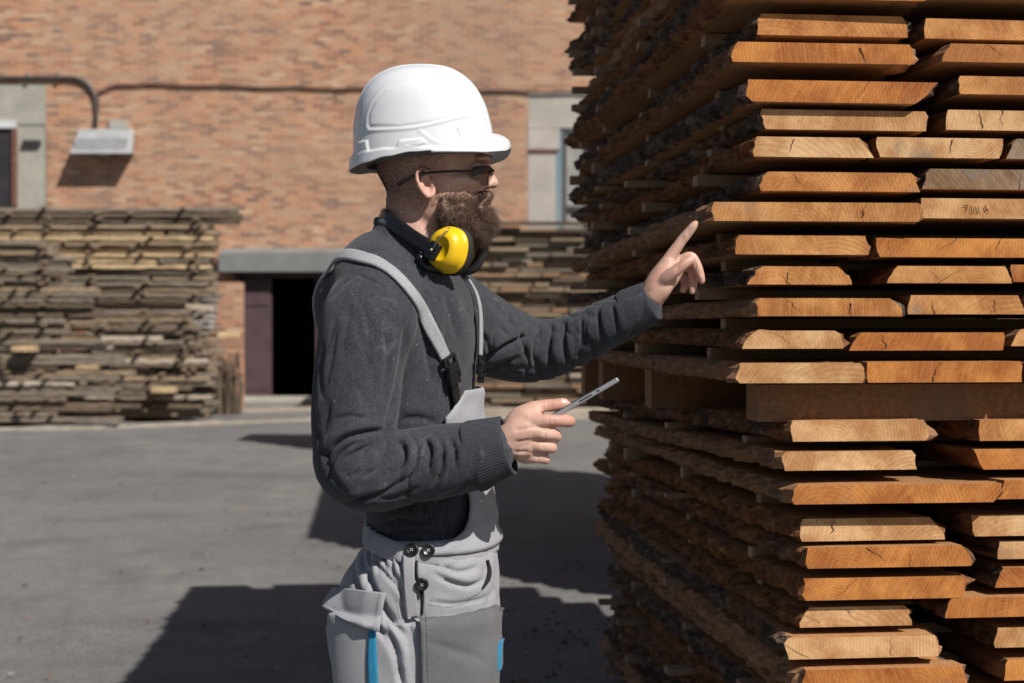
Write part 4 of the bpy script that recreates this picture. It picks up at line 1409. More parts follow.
tf = [
    ([(372, 556), (386, 574), (404, 596), (414, 616)], .006, 2.4, .7), ([(350, 690), (358, 664), (372, 642)], .006, 3, .6),
    ([(396, 556), (404, 572), (412, 580)], .005, 2.4, .6), ([(384, 620), (396, 650), (402, 690)], .008, 3.2, .8), ([(428, 600), (450, 604), (478, 600), (494, 592)], .004, 2.6, .6),
    ([(352, 548), (356, 580), (368, 610), (392, 650)], .010, 3.6, .8), ([(362, 556), (374, 590), (392, 620), (408, 640)], .012, 4.0, .8),
    ([(384, 560), (398, 582), (412, 604)], .007, 3.4, .7),
    ([(440, 566), (460, 572), (480, 566)], .007, 3.4, .6), ([(432, 572), (450, 582), (470, 586), (486, 578)], .008, 3.4, .7),
    ([(417, 556), (416, 575), (421, 595), (422, 620)], .005, 1.6, .5), ([(425, 640), (445, 650), (468, 660)], .005, 2.4, .6),
    ([(336, 640), (345, 660), (352, 690)], .008, 4.0, .7), ([(360, 655), (366, 690)], .006, 4.0, .6),
    ([(388, 640), (400, 670), (404, 700)], .006, 4.0, .6), ([(430, 560), (450, 556), (475, 552), (494, 546)], .006, 2.6, .6),
    ([(375, 625), (392, 640), (404, 664)], .006, 3.5, .6), ([(400, 600), (408, 620), (412, 640)], .005, 3.4, .5)]
for i in range(9):
    x = 350 + i * 6.4
    tf.append(([(x, 540), (x - 1 + i * .6, 556), (x - 3 + i * 1.6, 570 + (i * 7) % 11)], .0060, 1.7, .8))
for ln, dp, w, rd in tf: co = fold(co, nr, ln, dp * .8, w * .85, rd * .6, ymax=2.5)
trous_co, trous_fs = co, fs
trousers = skin_obj('overall_trousers', co, fs, M['overall'], worker)
bvh_tr = BVHTree.FromPolygons(co.tolist(), fs)
# one joint surface for things that lie over shirt and trousers
allco = np.vstack([shirt_co, trous_co]); allfs = list(shirt_fs) + [tuple(i + len(shirt_co) for i in f) for f in trous_fs]
bvh_all = BVHTree.FromPolygons(allco.tolist(), allfs)
cam_o = Vector((0, 0, EYE))
# torso only (without arms) for bib and far strap
tor = MB()
loft(tor, [(sx(428), MY, sz(600), .134, .17, -4), (sx(424), MY, sz(575), .131, .168, -4), (sx(430), MY, sz(548), .118, .168, -4), (sx(432), MY, sz(532), .112, .162, -4), (sx(429), MY, sz(510), .110, .150, -6),
    (sx(412), MY, sz(450), .125, .169, -8), (sx(403), MY, sz(390), .129, .179, -10), (sx(400), MY, sz(340), .135, .187, -12),
    (sx(396), MY, sz(300), .137, .185, -12), (sx(396), MY, sz(277), .118, .158, -10)], n=96, pw=0.88)
bvh_tor = BVHTree.FromPolygons([Vector(v) for v in tor.v], tor.f)


def ray_px(px, py, bvh, ymin=0.5):
    d = (P(px, py, 1.0) - cam_o).normalized()
    return bvh.ray_cast(cam_o + d * ymin, d)


def sheet(name, grid, thick, mat, parent, smooth=True):
    """closed sheet from a grid of (point, normal)"""
    nr_, nc = len(grid), len(grid[0])
    V = [p + n_ * thick for row in grid for p, n_ in row] + [p - n_ * 0.002 for row in grid for p, n_ in row]
    N = nr_ * nc
    Fc = []
    for i in range(nr_ - 1):
        for j in range(nc - 1):
            a = i * nc + j
            Fc.append((a, a + 1, a + nc + 1, a + nc)); Fc.append((N + a, N + a + nc, N + a + nc + 1, N + a + 1))
    for i in range(nr_ - 1):
        for j in (0, nc - 1):
            a, b = i * nc + j, (i + 1) * nc + j
            Fc.append((a, b, N + b, N + a) if j == 0 else (b, a, N + a, N + b))
    for j in range(nc - 1):
        for i in (0, nr_ - 1):
            a, b = i * nc + j, i * nc + j + 1
            Fc.append((b, a, N + a, N + b) if i == 0 else (a, b, N + b, N + a))
    me = bpy.data.meshes.new(name); me.from_pydata([tuple(v) for v in V], [], Fc); fix_normals(me)
    me.materials.append(mat)
    if smooth: me.polygons.foreach_set('use_smooth', [True] * len(me.polygons))
    o = bpy.data.objects.new(name, me); C.objects.link(o)
    if parent is not None: child(o, parent) if parent is worker else subchild(o, parent)
    return o


def px_sheet(name, left, right, nr_, nc, bvh, off, thick, mat, parent, smoothn=True, fn=None):
    """a patch of cloth between two edge lines, laid on the body from outside"""
    L_ = catmull(left, 8); R_ = catmull(right, 8)
    def at(l, t):
        f = t * (len(l) - 1); i = min(int(f), len(l) - 2); return l[i] * (1 - (f - i)) + l[i + 1] * (f - i)
    g = []
    for i in range(nr_):
        t = i / (nr_ - 1); a = at(L_, t); b = at(R_, t); row = []
        for j in range(nc):
            s = j / (nc - 1); q = a * (1 - s) + b * s
            hit = ray_px(q[0], q[1], bvh)
            if hit[0] is None:
                row.append(None); continue
            p, n_ = hit[0], hit[1]
            if n_.y > 0: n_ = -n_
            o_ = off + (fn(s, t) if fn else 0)
            row.append((p + n_ * o_, n_))
        good = [j for j in range(nc) if row[j] is not None]
        if not good:
            if g: g.append(list(g[-1]))
            continue
        g.append([row[min(good, key=lambda q_: abs(q_ - j))] for j in range(nc)])
    nr_ = len(g)
    # even out
    for it in range(3 if smoothn else 0):
        h = [[x for x in r_] for r_ in g]
        for i in range(1, nr_ - 1):
            for j in range(1, nc - 1):
                p = (g[i - 1][j][0] + g[i + 1][j][0] + g[i][j - 1][0] + g[i][j + 1][0]) / 4
                n_ = (g[i - 1][j][1] + g[i + 1][j][1] + g[i][j - 1][1] + g[i][j + 1][1]).normalized()
                h[i][j] = (g[i][j][0] * .5 + p * .5, n_)
        g = h
    return sheet(name, g, thick, mat, parent)


# waistband
def tor_pt(z, ang, off=0.0, bvh=None, cx=None):
    """point on the torso at height z, ang degrees from straight ahead (+ towards the camera)"""
    c = Vector((cx if cx is not None else sx(420), MY, z))
    d = Vector((math.cos(R(ang)), -math.sin(R(ang)), 0))
    hit = (bvh or bvh_tor).ray_cast(c + d * 0.5, -d)
    if hit[0] is None: return c + d * 0.15, d
    n_ = hit[1] if hit[1].dot(d) > 0 else -hit[1]
    return hit[0] + n_ * off, n_


g = []
for i in range(7):
    t = i / 6 * 0.86
    row = []
    for k in range(121):
        ang = -180 + 3 * k
        rise = 17 * max(0, -math.cos(R(ang))) ** 0.8 * (1 - 0.35 * t)
        z = sz(533 + 19 * t - rise)
        p, n_ = tor_pt(z, ang, 0.002 + 0.002 * noise.noise(Vector((ang * .09, t * 2, 3))), bvh_tor)
        gath = 0.0026 * math.sin(R(ang * 34)) * (1.3 if 88 < abs(ang) <= 180 else 0.15)
        row.append((p + n_ * (gath + 0.002 * math.sin(math.pi * t)), n_))
    g.append(row)
sheet('waistband', g, 0.0015, M['overall'], worker)

# bib: wraps the belly and chest front, narrows towards its top
g = []
rows_b = 46
for i in range(rows_b):
    t = i / (rows_b - 1)
    py = 540 + (388 - 540) * t
    # near and far edge angles (from straight ahead, + towards camera)
    tab = [(540, 84), (532, 72), (522, 60), (510, 54), (490, 52), (460, 56), (430, 70), (412, 72), (400, 62), (388, 50)]
    for a_, b_ in zip(tab, tab[1:]):
        if b_[0] <= py <= a_[0]: e = a_[1] + (b_[1] - a_[1]) * (a_[0] - py) / (a_[0] - b_[0])
    row = []
    for j in range(40):
        s = j / 39
        ang = -e * 1.0 + 2 * e * s
        p, n_ = tor_pt(sz(py), ang, 0.008)
        wr = 0.0028 * noise.noise(Vector((s * 3.5, t * 9, 4))) + 0.002 * math.sin(t * 40 + 3 * s) * math.exp(-((t - 0.12) / 0.12) ** 2)
        edge = 0.0012 if (j in (1, 2, 37, 38) or i in (rows_b - 2, rows_b - 3)) else 0
        row.append((p + n_ * (wr + edge), n_))
    g.append(row)
sheet('bib', g, 0.002, M['overall'], worker)

# shoulder straps
def ribbon(name, pts, wid, thick, mat, parent, bvh, off=0.004, per=8):
    """pts: (px,py) seen from the camera; laid on the surface"""
    line = catmull(pts, per)
    hits = []
    for q in line:
        h = ray_px(q[0], q[1], bvh)
        if h[0] is None: continue
        n_ = h[1] if h[1].y < 0.3 else -h[1]
        hits.append((h[0], n_))
    return hits


def ribbon3(name, pn, wid, thick, mat, parent, off=0.004):
    g = []
    for i, (p, n_) in enumerate(pn):
        t = (pn[min(i + 1, len(pn) - 1)][0] - pn[max(i - 1, 0)][0]).normalized()
        n2 = (n_ - t * n_.dot(t)).normalized()
        s = t.cross(n2).normalized()
        row = []
        for k in range(7):
            u = (k / 6 - 0.5)
            row.append((p + s * (u * wid) + n2 * (off - 0.0012 * abs(u * 2) ** 4), n2))
        g.append(row)
    return sheet(name, g, thick, mat, parent)


def smooth_pn(pn, it=6):
    for _ in range(it):
        q = list(pn)
        for i in range(1, len(pn) - 1):
            q[i] = (pn[i - 1][0] * .25 + pn[i][0] * .5 + pn[i + 1][0] * .25, (pn[i - 1][1] + pn[i][1] + pn[i + 1][1]).normalized())
        pn = q
    return pn


near = ribbon('', [(444, 358), (437, 343), (429, 326), (420, 308), (410, 293), (398, 279), (386, 269), (374, 262), (362, 259.5)], 0, 0, None, None, bvh_shirt)
# goes on over the shoulder and down the back
back = []
for (x, y, z) in [(sx(347), 2.40, sz(263)), (sx(335), 2.43, sz(278)), (sx(326), 2.46, sz(300)), (sx(322), 2.49, sz(340)), (sx(326), 2.52, sz(400)), (sx(340), 2.53, sz(470)), (sx(360), 2.54, sz(536))]:
    loc, n_, _, _ = bvh_shirt.find_nearest(Vector((x, y, z)))
    if n_.dot(Vector((-1, 0, 0.3))) < 0: n_ = -n_
    back.append((loc, n_))
pn = near + back
# resample evenly
def resample(pn, step=0.008):
    out = [pn[0]]
    for a, b in zip(pn, pn[1:]):
        d = (b[0] - a[0]).length
        k = max(1, int(d / step))
        for i in range(1, k + 1):
            t = i / k
            p = a[0].lerp(b[0], t); n_ = a[1].lerp(b[1], t).normalized()
            out.append((p, n_))
    return out


def resnap(pn, bvh):
    out = []
    for p, n_ in pn:
        h = bvh.ray_cast(p + n_ * 0.05, -n_, 0.12)
        out.append((h[0], n_) if h[0] is not None else (p, n_))
    return out


pn = smooth_pn(resnap(smooth_pn(resample(pn), 8), bvh_shirt), 10)
strap1 = ribbon3('shoulder_strap', pn, 0.023, 0.0022, M['strap'], worker, 0.005)
# far strap, seen edge-on along the chest
fp = []
for (py, ang) in [(370, 2), (356, 3), (342, 2), (326, -2), (308, -8), (292, -14)]:
    p, n_ = tor_pt(sz(py), ang, 0.004); fp.append((p, n_))
for (x, y, z) in [(sx(440), 2.55, sz(272)), (sx(420), 2.57, sz(258)), (sx(395), 2.57, sz(256)), (sx(365), 2.56, sz(264)), (sx(340), 2.55, sz(285)), (sx(328), 2.54, sz(330))]:
    loc, n_, _, _ = bvh_shirt.find_nearest(Vector((x, y, z)))
    if n_.dot(Vector((0, 0.0, 1))) < 0 and z > sz(270): n_ = -n_
    fp.append((loc, n_))
fp = smooth_pn(resample(fp), 10)
strap2 = ribbon3('shoulder_strap', fp, 0.023, 0.0022, M['strap'], worker, 0.005)


def buckle(p, n_, t, sc_=1.0):
    """black side-release buckle lying on the cloth; t points down the strap"""
    t = (t - n_ * t.dot(n_)).normalized(); s = t.cross(n_)
    m = MB()
    def bx(c, d, mm=0):
        c0 = p + t * c[0] + s * c[1] + n_ * c[2]
        V = [c0 + t * (a * d[0] / 2) + s * (b * d[1] / 2) + n_ * (e * d[2] / 2) for a in (-1, 1) for b in (-1, 1) for e in (-1, 1)]
        m.add(V, [(0, 1, 3, 2), (4, 6, 7, 5), (0, 4, 5, 1), (2, 3, 7, 6), (0, 2, 6, 4), (1, 5, 7, 3)], mm)
    k = sc_
    bx((0.0, 0, .006), (.008 * k, .046 * k, .006)); bx((.012 * k, .020 * k, .006), (.022 * k, .006, .006)); bx((.012 * k, -.020 * k, .006), (.022 * k, .006, .006))
    bx((.030 * k, 0, .008), (.024 * k, .040 * k, .010)); bx((.050 * k, 0.0, .007), (.022 * k, .030 * k, .007)); bx((.050 * k, .019 * k, .007), (.022 * k, .005, .009)); bx((.050 * k, -.019 * k, .007), (.022 * k, .005, .009))
    bx((.068 * k, 0, .006), (.016 * k, .040 * k, .007))
    o = m.build('buckle', M['black_plastic'])
    bevel(o, 0.0012)
    child(o, worker)
    return o


h = ray_px(443.5, 357, bvh_tor); n_ = h[1] if h[1].y < 0 else -h[1]
h2 = ray_px(452, 392, bvh_tor)
b1 = buckle(h[0] + n_ * .006, n_, h2[0] - h[0], 0.66)
p, n_ = tor_pt(sz(356), 8, .006); p2, _ = tor_pt(sz(388), 10, .006)
b2 = buckle(p, n_, p2 - p, 0.62)
# webbing tongue from the buckle to the bib and the raised tab
lo = []
for (x, y) in [(450, 380), (452, 390), (455, 404), (458, 420)]:
    hh = ray_px(x, y, bvh_tor); n_ = hh[1] if hh[1].y < 0 else -hh[1]; lo.append((hh[0], n_))
ribbon3('webbing', smooth_pn(resample(lo, .006), 3), .020, .002, M['black_plastic'], worker, 0.007)

# pocket flap, cargo pocket, thigh patch, trims
px_sheet('pocket_patch', [(420, 620), (421, 645), (422, 683), (424, 720)], [(502.0, 607), (501, 640), (500, 683), (498, 720)], 40, 30, bvh_trs, 0.006, 0.002, M['patch'], worker, fn=lambda s, t: (0.0012 if (t < 0.05 or s < 0.04) else 0) + 0.004 * noise.noise(Vector((s * 2.2, t * 3.0 + s * 2, 1))) - 0.005 * math.exp(-((t - 0.28 - 0.28 * s) / 0.03) ** 2) * math.sin(math.pi * min(1, s * 1.15)))
g = []
for i in range(26):
    t = i / 25
    row = []
    for k in range(36):
        u = k / 35
        x = (334 + (386 - 334) * u) * (1 - t) + (321.5 + (379 - 321.5) * u ** 0.95) * t
        y = (587 + 6 * u) * (1 - t) + (607 + 25 * u + 3 * math.sin(math.pi * u)) * t
        Y = (2.43 - 0.10 * u ** 0.6) * (1 - t) + (2.40 - 0.08 * u ** 0.6) * t
        h = ray_px(x, y, bvh_trs)
        if h[0] is not None: Y = min(Y, h[0].y - 0.014 - 0.006 * t)
        nn_ = Vector((-.55 + .4 * u, -.85, .05)).normalized()
        row.append((P(x, y, Y) + nn_ * (0.004 * noise.noise(Vector((u * 4.0, t * 1.5, 7))) + 0.003 * math.sin(math.pi * t)), nn_))
    g.append(row)
for it in range(4):
    for i in range(1, 25):
        for k in range(1, 35):
            g[i][k] = (g[i][k][0] * .5 + (g[i - 1][k][0] + g[i + 1][k][0] + g[i][k - 1][0] + g[i][k + 1][0]) * .125, g[i][k][1])
for i in range(26):
    for k in range(36):
        if i in (22, 23) or k in (32, 33): g[i][k] = (g[i][k][0] + g[i][k][1] * .0012, g[i][k][1])
sheet('pocket_flap', g, 0.003, M['overall'], worker)
px_sheet('cargo_pocket', [(330, 615), (334, 650), (340, 683), (344, 720)], [(374, 625), (376, 655), (378, 683), (378, 720)], 30, 20, bvh_trs, 0.007, 0.003, M['overall'], worker)
px_sheet('blue_trim', [(372, 628), (370.5, 655), (371, 683), (372, 720)], [(377.5, 626), (379, 655), (380, 683), (380, 720)], 30, 5, bvh_trs, 0.0105, 0.003, M['blue'], worker, smoothn=False)
px_sheet('blue_trim', [(495, 642), (493.5, 655), (493, 672)], [(499.5, 638), (499.5, 652), (498, 668)], 14, 5, bvh_trs, 0.006, 0.003, M['blue'], worker, smoothn=False)
def stitching(path, bvh, off):
    line = catmull(path, 40)
    m = MB()
    pts = []
    for q in line:
        h = ray_px(q[0], q[1], bvh)
        if h[0] is not None:
            n_ = h[1] if h[1].y < 0 else -h[1]
            pts.append((h[0] + n_ * off, n_))
    acc = 0.0
    for (p, n_), (q, _) in zip(pts, pts[1:]):
        acc += (q - p).length
        if (acc % 0.006) < 0.0042:
            t = (q - p).normalized(); s_ = t.cross(n_) * 0.0006
            m.add([p - s_, p + s_, q + s_, q - s_], [(0, 1, 2, 3)])
    m.build('stitching', M['patch'], worker)


stitching([(423, 623), (460, 617), (497, 611)], bvh_trs, .0092)
stitching([(426, 618), (427, 650), (428, 700)], bvh_trs, .0092)
stitching([(404, 590), (406, 605), (408, 618)], bvh_trs, .0100)
stitching([(430, 600), (455, 602), (478, 592), (484, 584)], bvh_trs, .0040)

# side fly: dark open slit, and the slanted pocket mouth
px_sheet('fly_slit', [(416, 556), (415, 575), (421, 592), (420, 618)], [(418.5, 556), (418, 575), (424, 592), (422.5, 618)], 24, 3, bvh_tr, 0.0015, 0.002, M['void'], worker, smoothn=False)
px_sheet('pocket_mouth', [(485.5, 560), (487, 570), (485, 580), (481, 588)], [(487, 560), (489.5, 570), (488, 580), (482.5, 588)], 14, 3, bvh_tr, 0.0035, 0.001, M['void'], worker, smoothn=False)
px_sheet('fly_placket', [(404, 556), (405, 590), (408, 622)], [(415.5, 556), (415, 580), (419.5, 618)], 24, 8, bvh_trs, 0.0055, 0.0015, M['overall'], worker)
for (bx_, by_) in ((413.5, 550.5), (428.5, 551), (422, 583)):
    h = ray_px(bx_, by_, bvh_tor if by_ < 560 else bvh_tr); n_ = h[1] if h[1].y < 0 else -h[1]
    m = MB(); c0 = h[0] + n_ * 0.010
    prof = [(0.0, -0.004), (0.0105, -0.004), (0.0112, 0.0), (0.0108, 0.0025), (0.0092, 0.0034), (0.0078, 0.0022), (0.0, 0.0018)]
    u = n_.cross(Vector((0, 0, 1))).normalized(); w = n_.cross(u)
    V = []
    for (r_, hh) in prof:
        for k in range(24): a = 2 * math.pi * k / 24; V.append(c0 + n_ * hh + (u * math.cos(a) + w * math.sin(a)) * max(r_, 1e-5))
    Fc = [(i * 24 + k, i * 24 + (k + 1) % 24, (i + 1) * 24 + (k + 1) % 24, (i + 1) * 24 + k) for i in range(len(prof) - 1) for k in range(24)]
    m.add(V, Fc, 0)
    for (a_, b_) in ((1, 1), (1, -1)):
        d = (u * a_ + w * b_).normalized(); e = n_.cross(d)
        V = [c0 + n_ * 0.0034 + d * (x * .0035) + e * (y * .0007) for x in (-1, 1) for y in (-1, 1)]
        m.add(V, [(0, 1, 3, 2)], 1)
    me = m.build('button', [M['black_plastic'], M['strap']], worker, True)

# boots under the hems
for yy, s in ((2.405, -1), (2.60, 1)):
    m = MB()
    kx = sx(420) + (0.02 if s < 0 else 0.06) - .03
    limb(m, [(Vector((kx - .02, yy + s * .02, .16)), .055), (Vector((kx - .02, yy + s * .02, .08)), .055), (Vector((kx + .05, yy + s * .022, .055)), .05), (Vector((kx + .15, yy + s * .03, .045)), .045), (Vector((kx + .19, yy + s * .03, .042)), .040)], n=24)
    c_, f_ = fuse(m, .006, 4)
    c_[:, 2] = np.maximum(c_[:, 2], 0.003)
    skin_obj('boot', c_, f_, M['boot'], worker)

# ------------------------------------------------------------------ the body: head, neck, hands, and what the clothes cover
bm_ = MB()
# head: stacked sections; (py, back px, front px, half width, squareness)
hrows = [(88, 405, 452, .030), (94, 391, 466, .052), (104, 382, 476, .064), (118, 376, 483, .072), (134, 373.5, 487, .0765), (148, 373.5, 489, .0765), (156, 374.5, 490, .0755), (162, 375.5, 489.5, .075),
         (168, 377, 485.5, .0742), (174, 378.5, 484, .0738), (181, 382.5, 484.5, .0735), (189, 386.5, 484.5, .0715), (197, 391, 485, .068), (205, 396, 484.5, .065), (213, 396, 483, .062), (221, 402, 482, .057), (229, 411, 479, .049), (236, 424, 472, .036), (240, 436, 462, .02)]
rows = catmull(hrows, 4)
n = 72
V, Fc = [], []
for (py, xb, xf, b) in rows:
    z = sz(py)
    x0, x1 = sx(xb), sx(xf)
    c = (x0 + x1) / 2 - 0.008; 
    for k in range(n):
        a = 2 * math.pi * k / n
        ct, st = math.cos(a), math.sin(a)
        ax = (x1 - c) if ct > 0 else (c - x0)
        # face narrower in front, skull rounder behind
        wx = math.copysign(abs(ct) ** (0.92 if ct > 0 else 1.0), ct)
        wy = math.copysign(abs(st) ** 0.92, st)
        nar = 1 - 0.20 * max(0, ct) ** 1.5
        V.append((c + ax * wx, MY + b * wy * nar, z))
for i in range(len(rows) - 1):
    for k in range(n):
        a, b_ = i * n + k, i * n + (k + 1) % n
        Fc.append((a, b_, b_ + n, a + n))
Fc.append(tuple(range(n))[::-1]); Fc.append(tuple(range((len(rows) - 1) * n, len(rows) * n)))
bm_.add(V, Fc)


def H(px, py, dy=0.0): return Vector((sx(px), MY + dy, sz(py)))


# brow, nose, cheek bones, lips
limb(bm_, [(H(484, 163), .010), (H(487, 170), .0085), (H(490.5, 177), .0088), (H(493, 183), .0105)], n=18)
limb(bm_, [(H(489, 184.5, -.010), .0066), (H(487, 186, -.0125), .0060)], n=12); limb(bm_, [(H(489, 184.5, .010), .0066), (H(487, 186, .0125), .0060)], n=12)
for s in (-1, 1):
    limb(bm_, [(H(487.5, 160.5, s * .012), .0070), (H(485.5, 160, s * .030), .0070), (H(479, 162, s * .048), .006)], n=14)
    limb(bm_, [(H(477.5, 182, s * .034), .012), (H(469, 183, s * .047), .012), (H(457, 183, s * .057), .011)], n=16)
# neck and throat
limb(bm_, [(H(420, 262), .070), (H(415, 245), .062), (H(416, 225), .0560), (H(418, 205), .0560), (H(420, 190), .058)], n=36)
limb(bm_, [(H(438, 240), .040), (H(444, 226), .042)], n=24)
# ears
def ear(s):
    w = s * .0755
    o = s
    c = [(431, 176), (426, 173.5), (421.5, 177), (420.5, 184), (423, 191), (427, 197.5), (431, 200.5), (435.5, 198), (436, 192)]
    dy = [.002, .008, .012, .014, .014, .011, .007, .004, .001]
    limb(bm_, [(Vector((sx(x), MY + w + s * d, sz(y))), r) for (x, y), d, r in zip(c, dy, [.0032, .0036, .0038, .0038, .0038, .0040, .0052, .0050, .0036])], n=12, per=5)
    limb(bm_, [(Vector((sx(x), MY + w + s * d, sz(y))), r) for (x, y), d, r in zip([(430, 180), (426.5, 182), (426.5, 188), (429, 193), (432, 193.5)], [.002, .007, .008, .007, .004], [.0024, .0028, .0028, .0028, .0028])], n=10, per=4)
    limb(bm_, [(Vector((sx(434.5), MY + w + s * .002, sz(184))), .0035), (Vector((sx(434), MY + w + s * .005, sz(188))), .0042), (Vector((sx(435), MY + w + s * .002, sz(192))), .0035)], n=10, per=4)
    ball(bm_, (sx(427), MY + w + s * .003, sz(186)), 1.0, 20, (.0095, .0058, .019), Matrix.Rotation(R(10), 3, 'Y'))
    ball(bm_, (sx(430.5), MY + w + s * .003, sz(197)), 1.0, 14, (.0075, .005, .0065))


ear(-1); ear(1)
# hidden trunk and limbs
loft(bm_, [(sx(425), MY, sz(600), .095, .13), (sx(431), MY, sz(560), .084, .115), (sx(431), MY, sz(525), .084, .115), (sx(412), MY, sz(430), .092, .13), (sx(398), MY, sz(340), .098, .14), (sx(403), MY, sz(290), .095, .13), (sx(410), MY, sz(258), .06, .07)], n=32, per=4)
for yy, s in ((2.42, -1), (2.59, 1)):
    kx = sx(420) + (0.02 if s < 0 else 0.06)
    limb(bm_, [(Vector((sx(420), yy, .98)), .085), (Vector((sx(420), yy, .80)), .082), (Vector((kx, yy + s * .01, .50)), .058), (Vector((kx - .02, yy + s * .015, .30)), .052), (Vector((kx - .03, yy + s * .02, .09)), .038), (Vector((kx + .05, yy + s * .02, .05)), .03), (Vector((kx + .15, yy + s * .03, .04)), .026)], n=20)
limb(bm_, [(P(390, 300, 2.42), .05), (P(367, 325, 2.32), .052), (P(354, 405, 2.305), .046), (P(353, 458, 2.30), .042), (P(405, 466, 2.30), .040), (P(460, 456, 2.295), .032), (P(495, 446, 2.29), .027), (P(512, 440, 2.288), .0265)], n=24)
limb(bm_, [(P(430, 300, 2.60), .05), (P(470, 326, 2.72), .052), (P(526, 348, 2.83), .044), (P(560, 344, 2.82), .040), (P(610, 322, 2.785), .034), (P(640, 306, 2.765), .028), (P(652, 297, 2.76), .0265)], n=24)

# ---- near (right) hand round the tablet: back of the hand faces the camera
def fng(pts, n_=16, per=4): limb(bm_, pts, n=n_, per=per)


D = 2.288
# palm block
limb(bm_, [(P(508, 440, D), .0255), (P(519, 434, D - .002), .0275), (P(530, 429, D - .006), .024), (P(538, 425, D - .008), .017)], n=24)
limb(bm_, [(P(510, 446, D), .022), (P(521, 446, D), .0245), (P(531, 447, D - .004), .020), (P(536, 448, D - .004), .014)], n=24)
limb(bm_, [(P(514, 424, D + .004), .018), (P(524, 416, D + .004), .019), (P(534, 414, D + .002), .016)], n=20)
# thumb along the top edge
fng([(P(519, 417, D + .004), .0165), (P(532, 409.5, D + .006), .0135), (P(545, 406.5, D + .008), .0112), (P(556, 405, D + .008), .0105), (P(564, 404.3, D + .008), .0094), (P(567.5, 404.5, D + .008), .0070)])
# index: laid along the near face, tip turned under
fng([(P(530, 422, D - .010), .0145), (P(543, 420.5, D - .016), .0122), (P(556, 420.5, D - .014), .0112), (P(567, 421.0, D - .004), .0106), (P(570, 421.5, D + .012), .0095), (P(566, 420, D + .030), .0085), (P(560, 419, D + .042), .0075)])
# middle, ring and little: knuckles to the camera, tips tucked away behind
fng([(P(529, 434, D - .010), .0145), (P(541, 433.5, D - .018), .0120), (P(551, 434.5, D - .012), .0112), (P(556, 436, D + .004), .0104), (P(553, 434, D + .024), .0092), (P(545, 431, D + .038), .008)])
fng([(P(527, 446, D - .006), .0138), (P(539, 446, D - .014), .0114), (P(548, 447, D - .008), .0106), (P(551.5, 448, D + .008), .0098), (P(547, 445, D + .026), .0085), (P(539, 441, D + .036), .0075)])
fng([(P(525, 457, D), .0122), (P(535, 457.5, D - .006), .0100), (P(542, 458.5, D), .0092), (P(545, 459.5, D + .012), .0086), (P(541, 456, D + .026), .0075), (P(535, 452, D + .032), .0065)])

# ---- far (left) hand: index straight, the rest half curled, thumb across towards the camera
E = 2.75
limb(bm_, [(P(650, 298, E + .006), .0265), (P(657, 288, E), .028), (P(663, 277, E), .026), (P(668, 266, E + .002), .020)], n=24)
limb(bm_, [(P(653, 296, E - .004), .022), (P(661, 288, E - .008), .021), (P(667, 280, E - .006), .018)], n=20)
limb(bm_, [(P(657, 290, E + .02), .022), (P(668, 280, E + .018), .020), (P(675, 272, E + .016), .016)], n=20)
fng([(P(664, 268, E), .0150), (P(672, 254.5, E + .002), .0122), (P(680, 243, E), .0106), (P(687, 234, E - .003), .0096), (P(693, 226.5, E - .006), .0084), (P(695.3, 223.5, E - .007), .0062)])
# thumb
fng([(P(659, 285, E - .012), .0150), (P(667, 277.5, E - .024), .0132), (P(676, 270.5, E - .032), .0115), (P(684, 264.5, E - .034), .0105), (P(690.5, 260, E - .032), .0085)])
# middle
fng([(P(671, 268, E + .012), .0130), (P(681, 261, E + .012), .0115), (P(690.5, 257, E + .008), .0108), (P(696, 264, E + .004), .0098), (P(700, 274, E + .002), .0088), (P(701.8, 281, E + .002), .0066)])
# ring
fng([(P(673, 273, E + .026), .0125), (P(683, 267, E + .030), .0110), (P(690, 268, E + .028), .0102), (P(693, 278, E + .022), .0092), (P(693, 287, E + .016), .0082), (P(692, 291.5, E + .014), .0064)])
# little
fng([(P(671, 280, E + .036), .0115), (P(679, 276, E + .042), .0098), (P(684, 278, E + .042), .0090), (P(685, 285, E + .036), .0082), (P(683, 290, E + .030), .0068)])
co, fs = fuse(bm_, 0.0021, 5, 0.5)
fpx, fpy = proj_px(co)
is_head = (co[:, 2] > sz(232)) & (fpx > 365) & (fpx < 489) & (np.abs(co[:, 1] - MY) < .082) & ~((fpx > 417) & (fpx < 441) & (fpy > 168) & (fpy < 206) & (np.abs(co[:, 1] - MY) > .066))
quad = np.array([f if len(f) == 4 else (*f, f[-1]) for f in fs])
edge = np.vstack([quad[:, [0, 1]], quad[:, [1, 2]], quad[:, [2, 3]], quad[:, [3, 0]]])
deg = np.zeros(len(co)); np.add.at(deg, edge[:, 0], 1); np.add.at(deg, edge[:, 1], 1)
for it in range(14):
    acc = np.zeros_like(co)
    np.add.at(acc, edge[:, 0], co[edge[:, 1]]); np.add.at(acc, edge[:, 1], co[edge[:, 0]])
    co[is_head] = co[is_head] * .4 + (acc / deg[:, None])[is_head] * .6
nr = normals_of(co, fs)
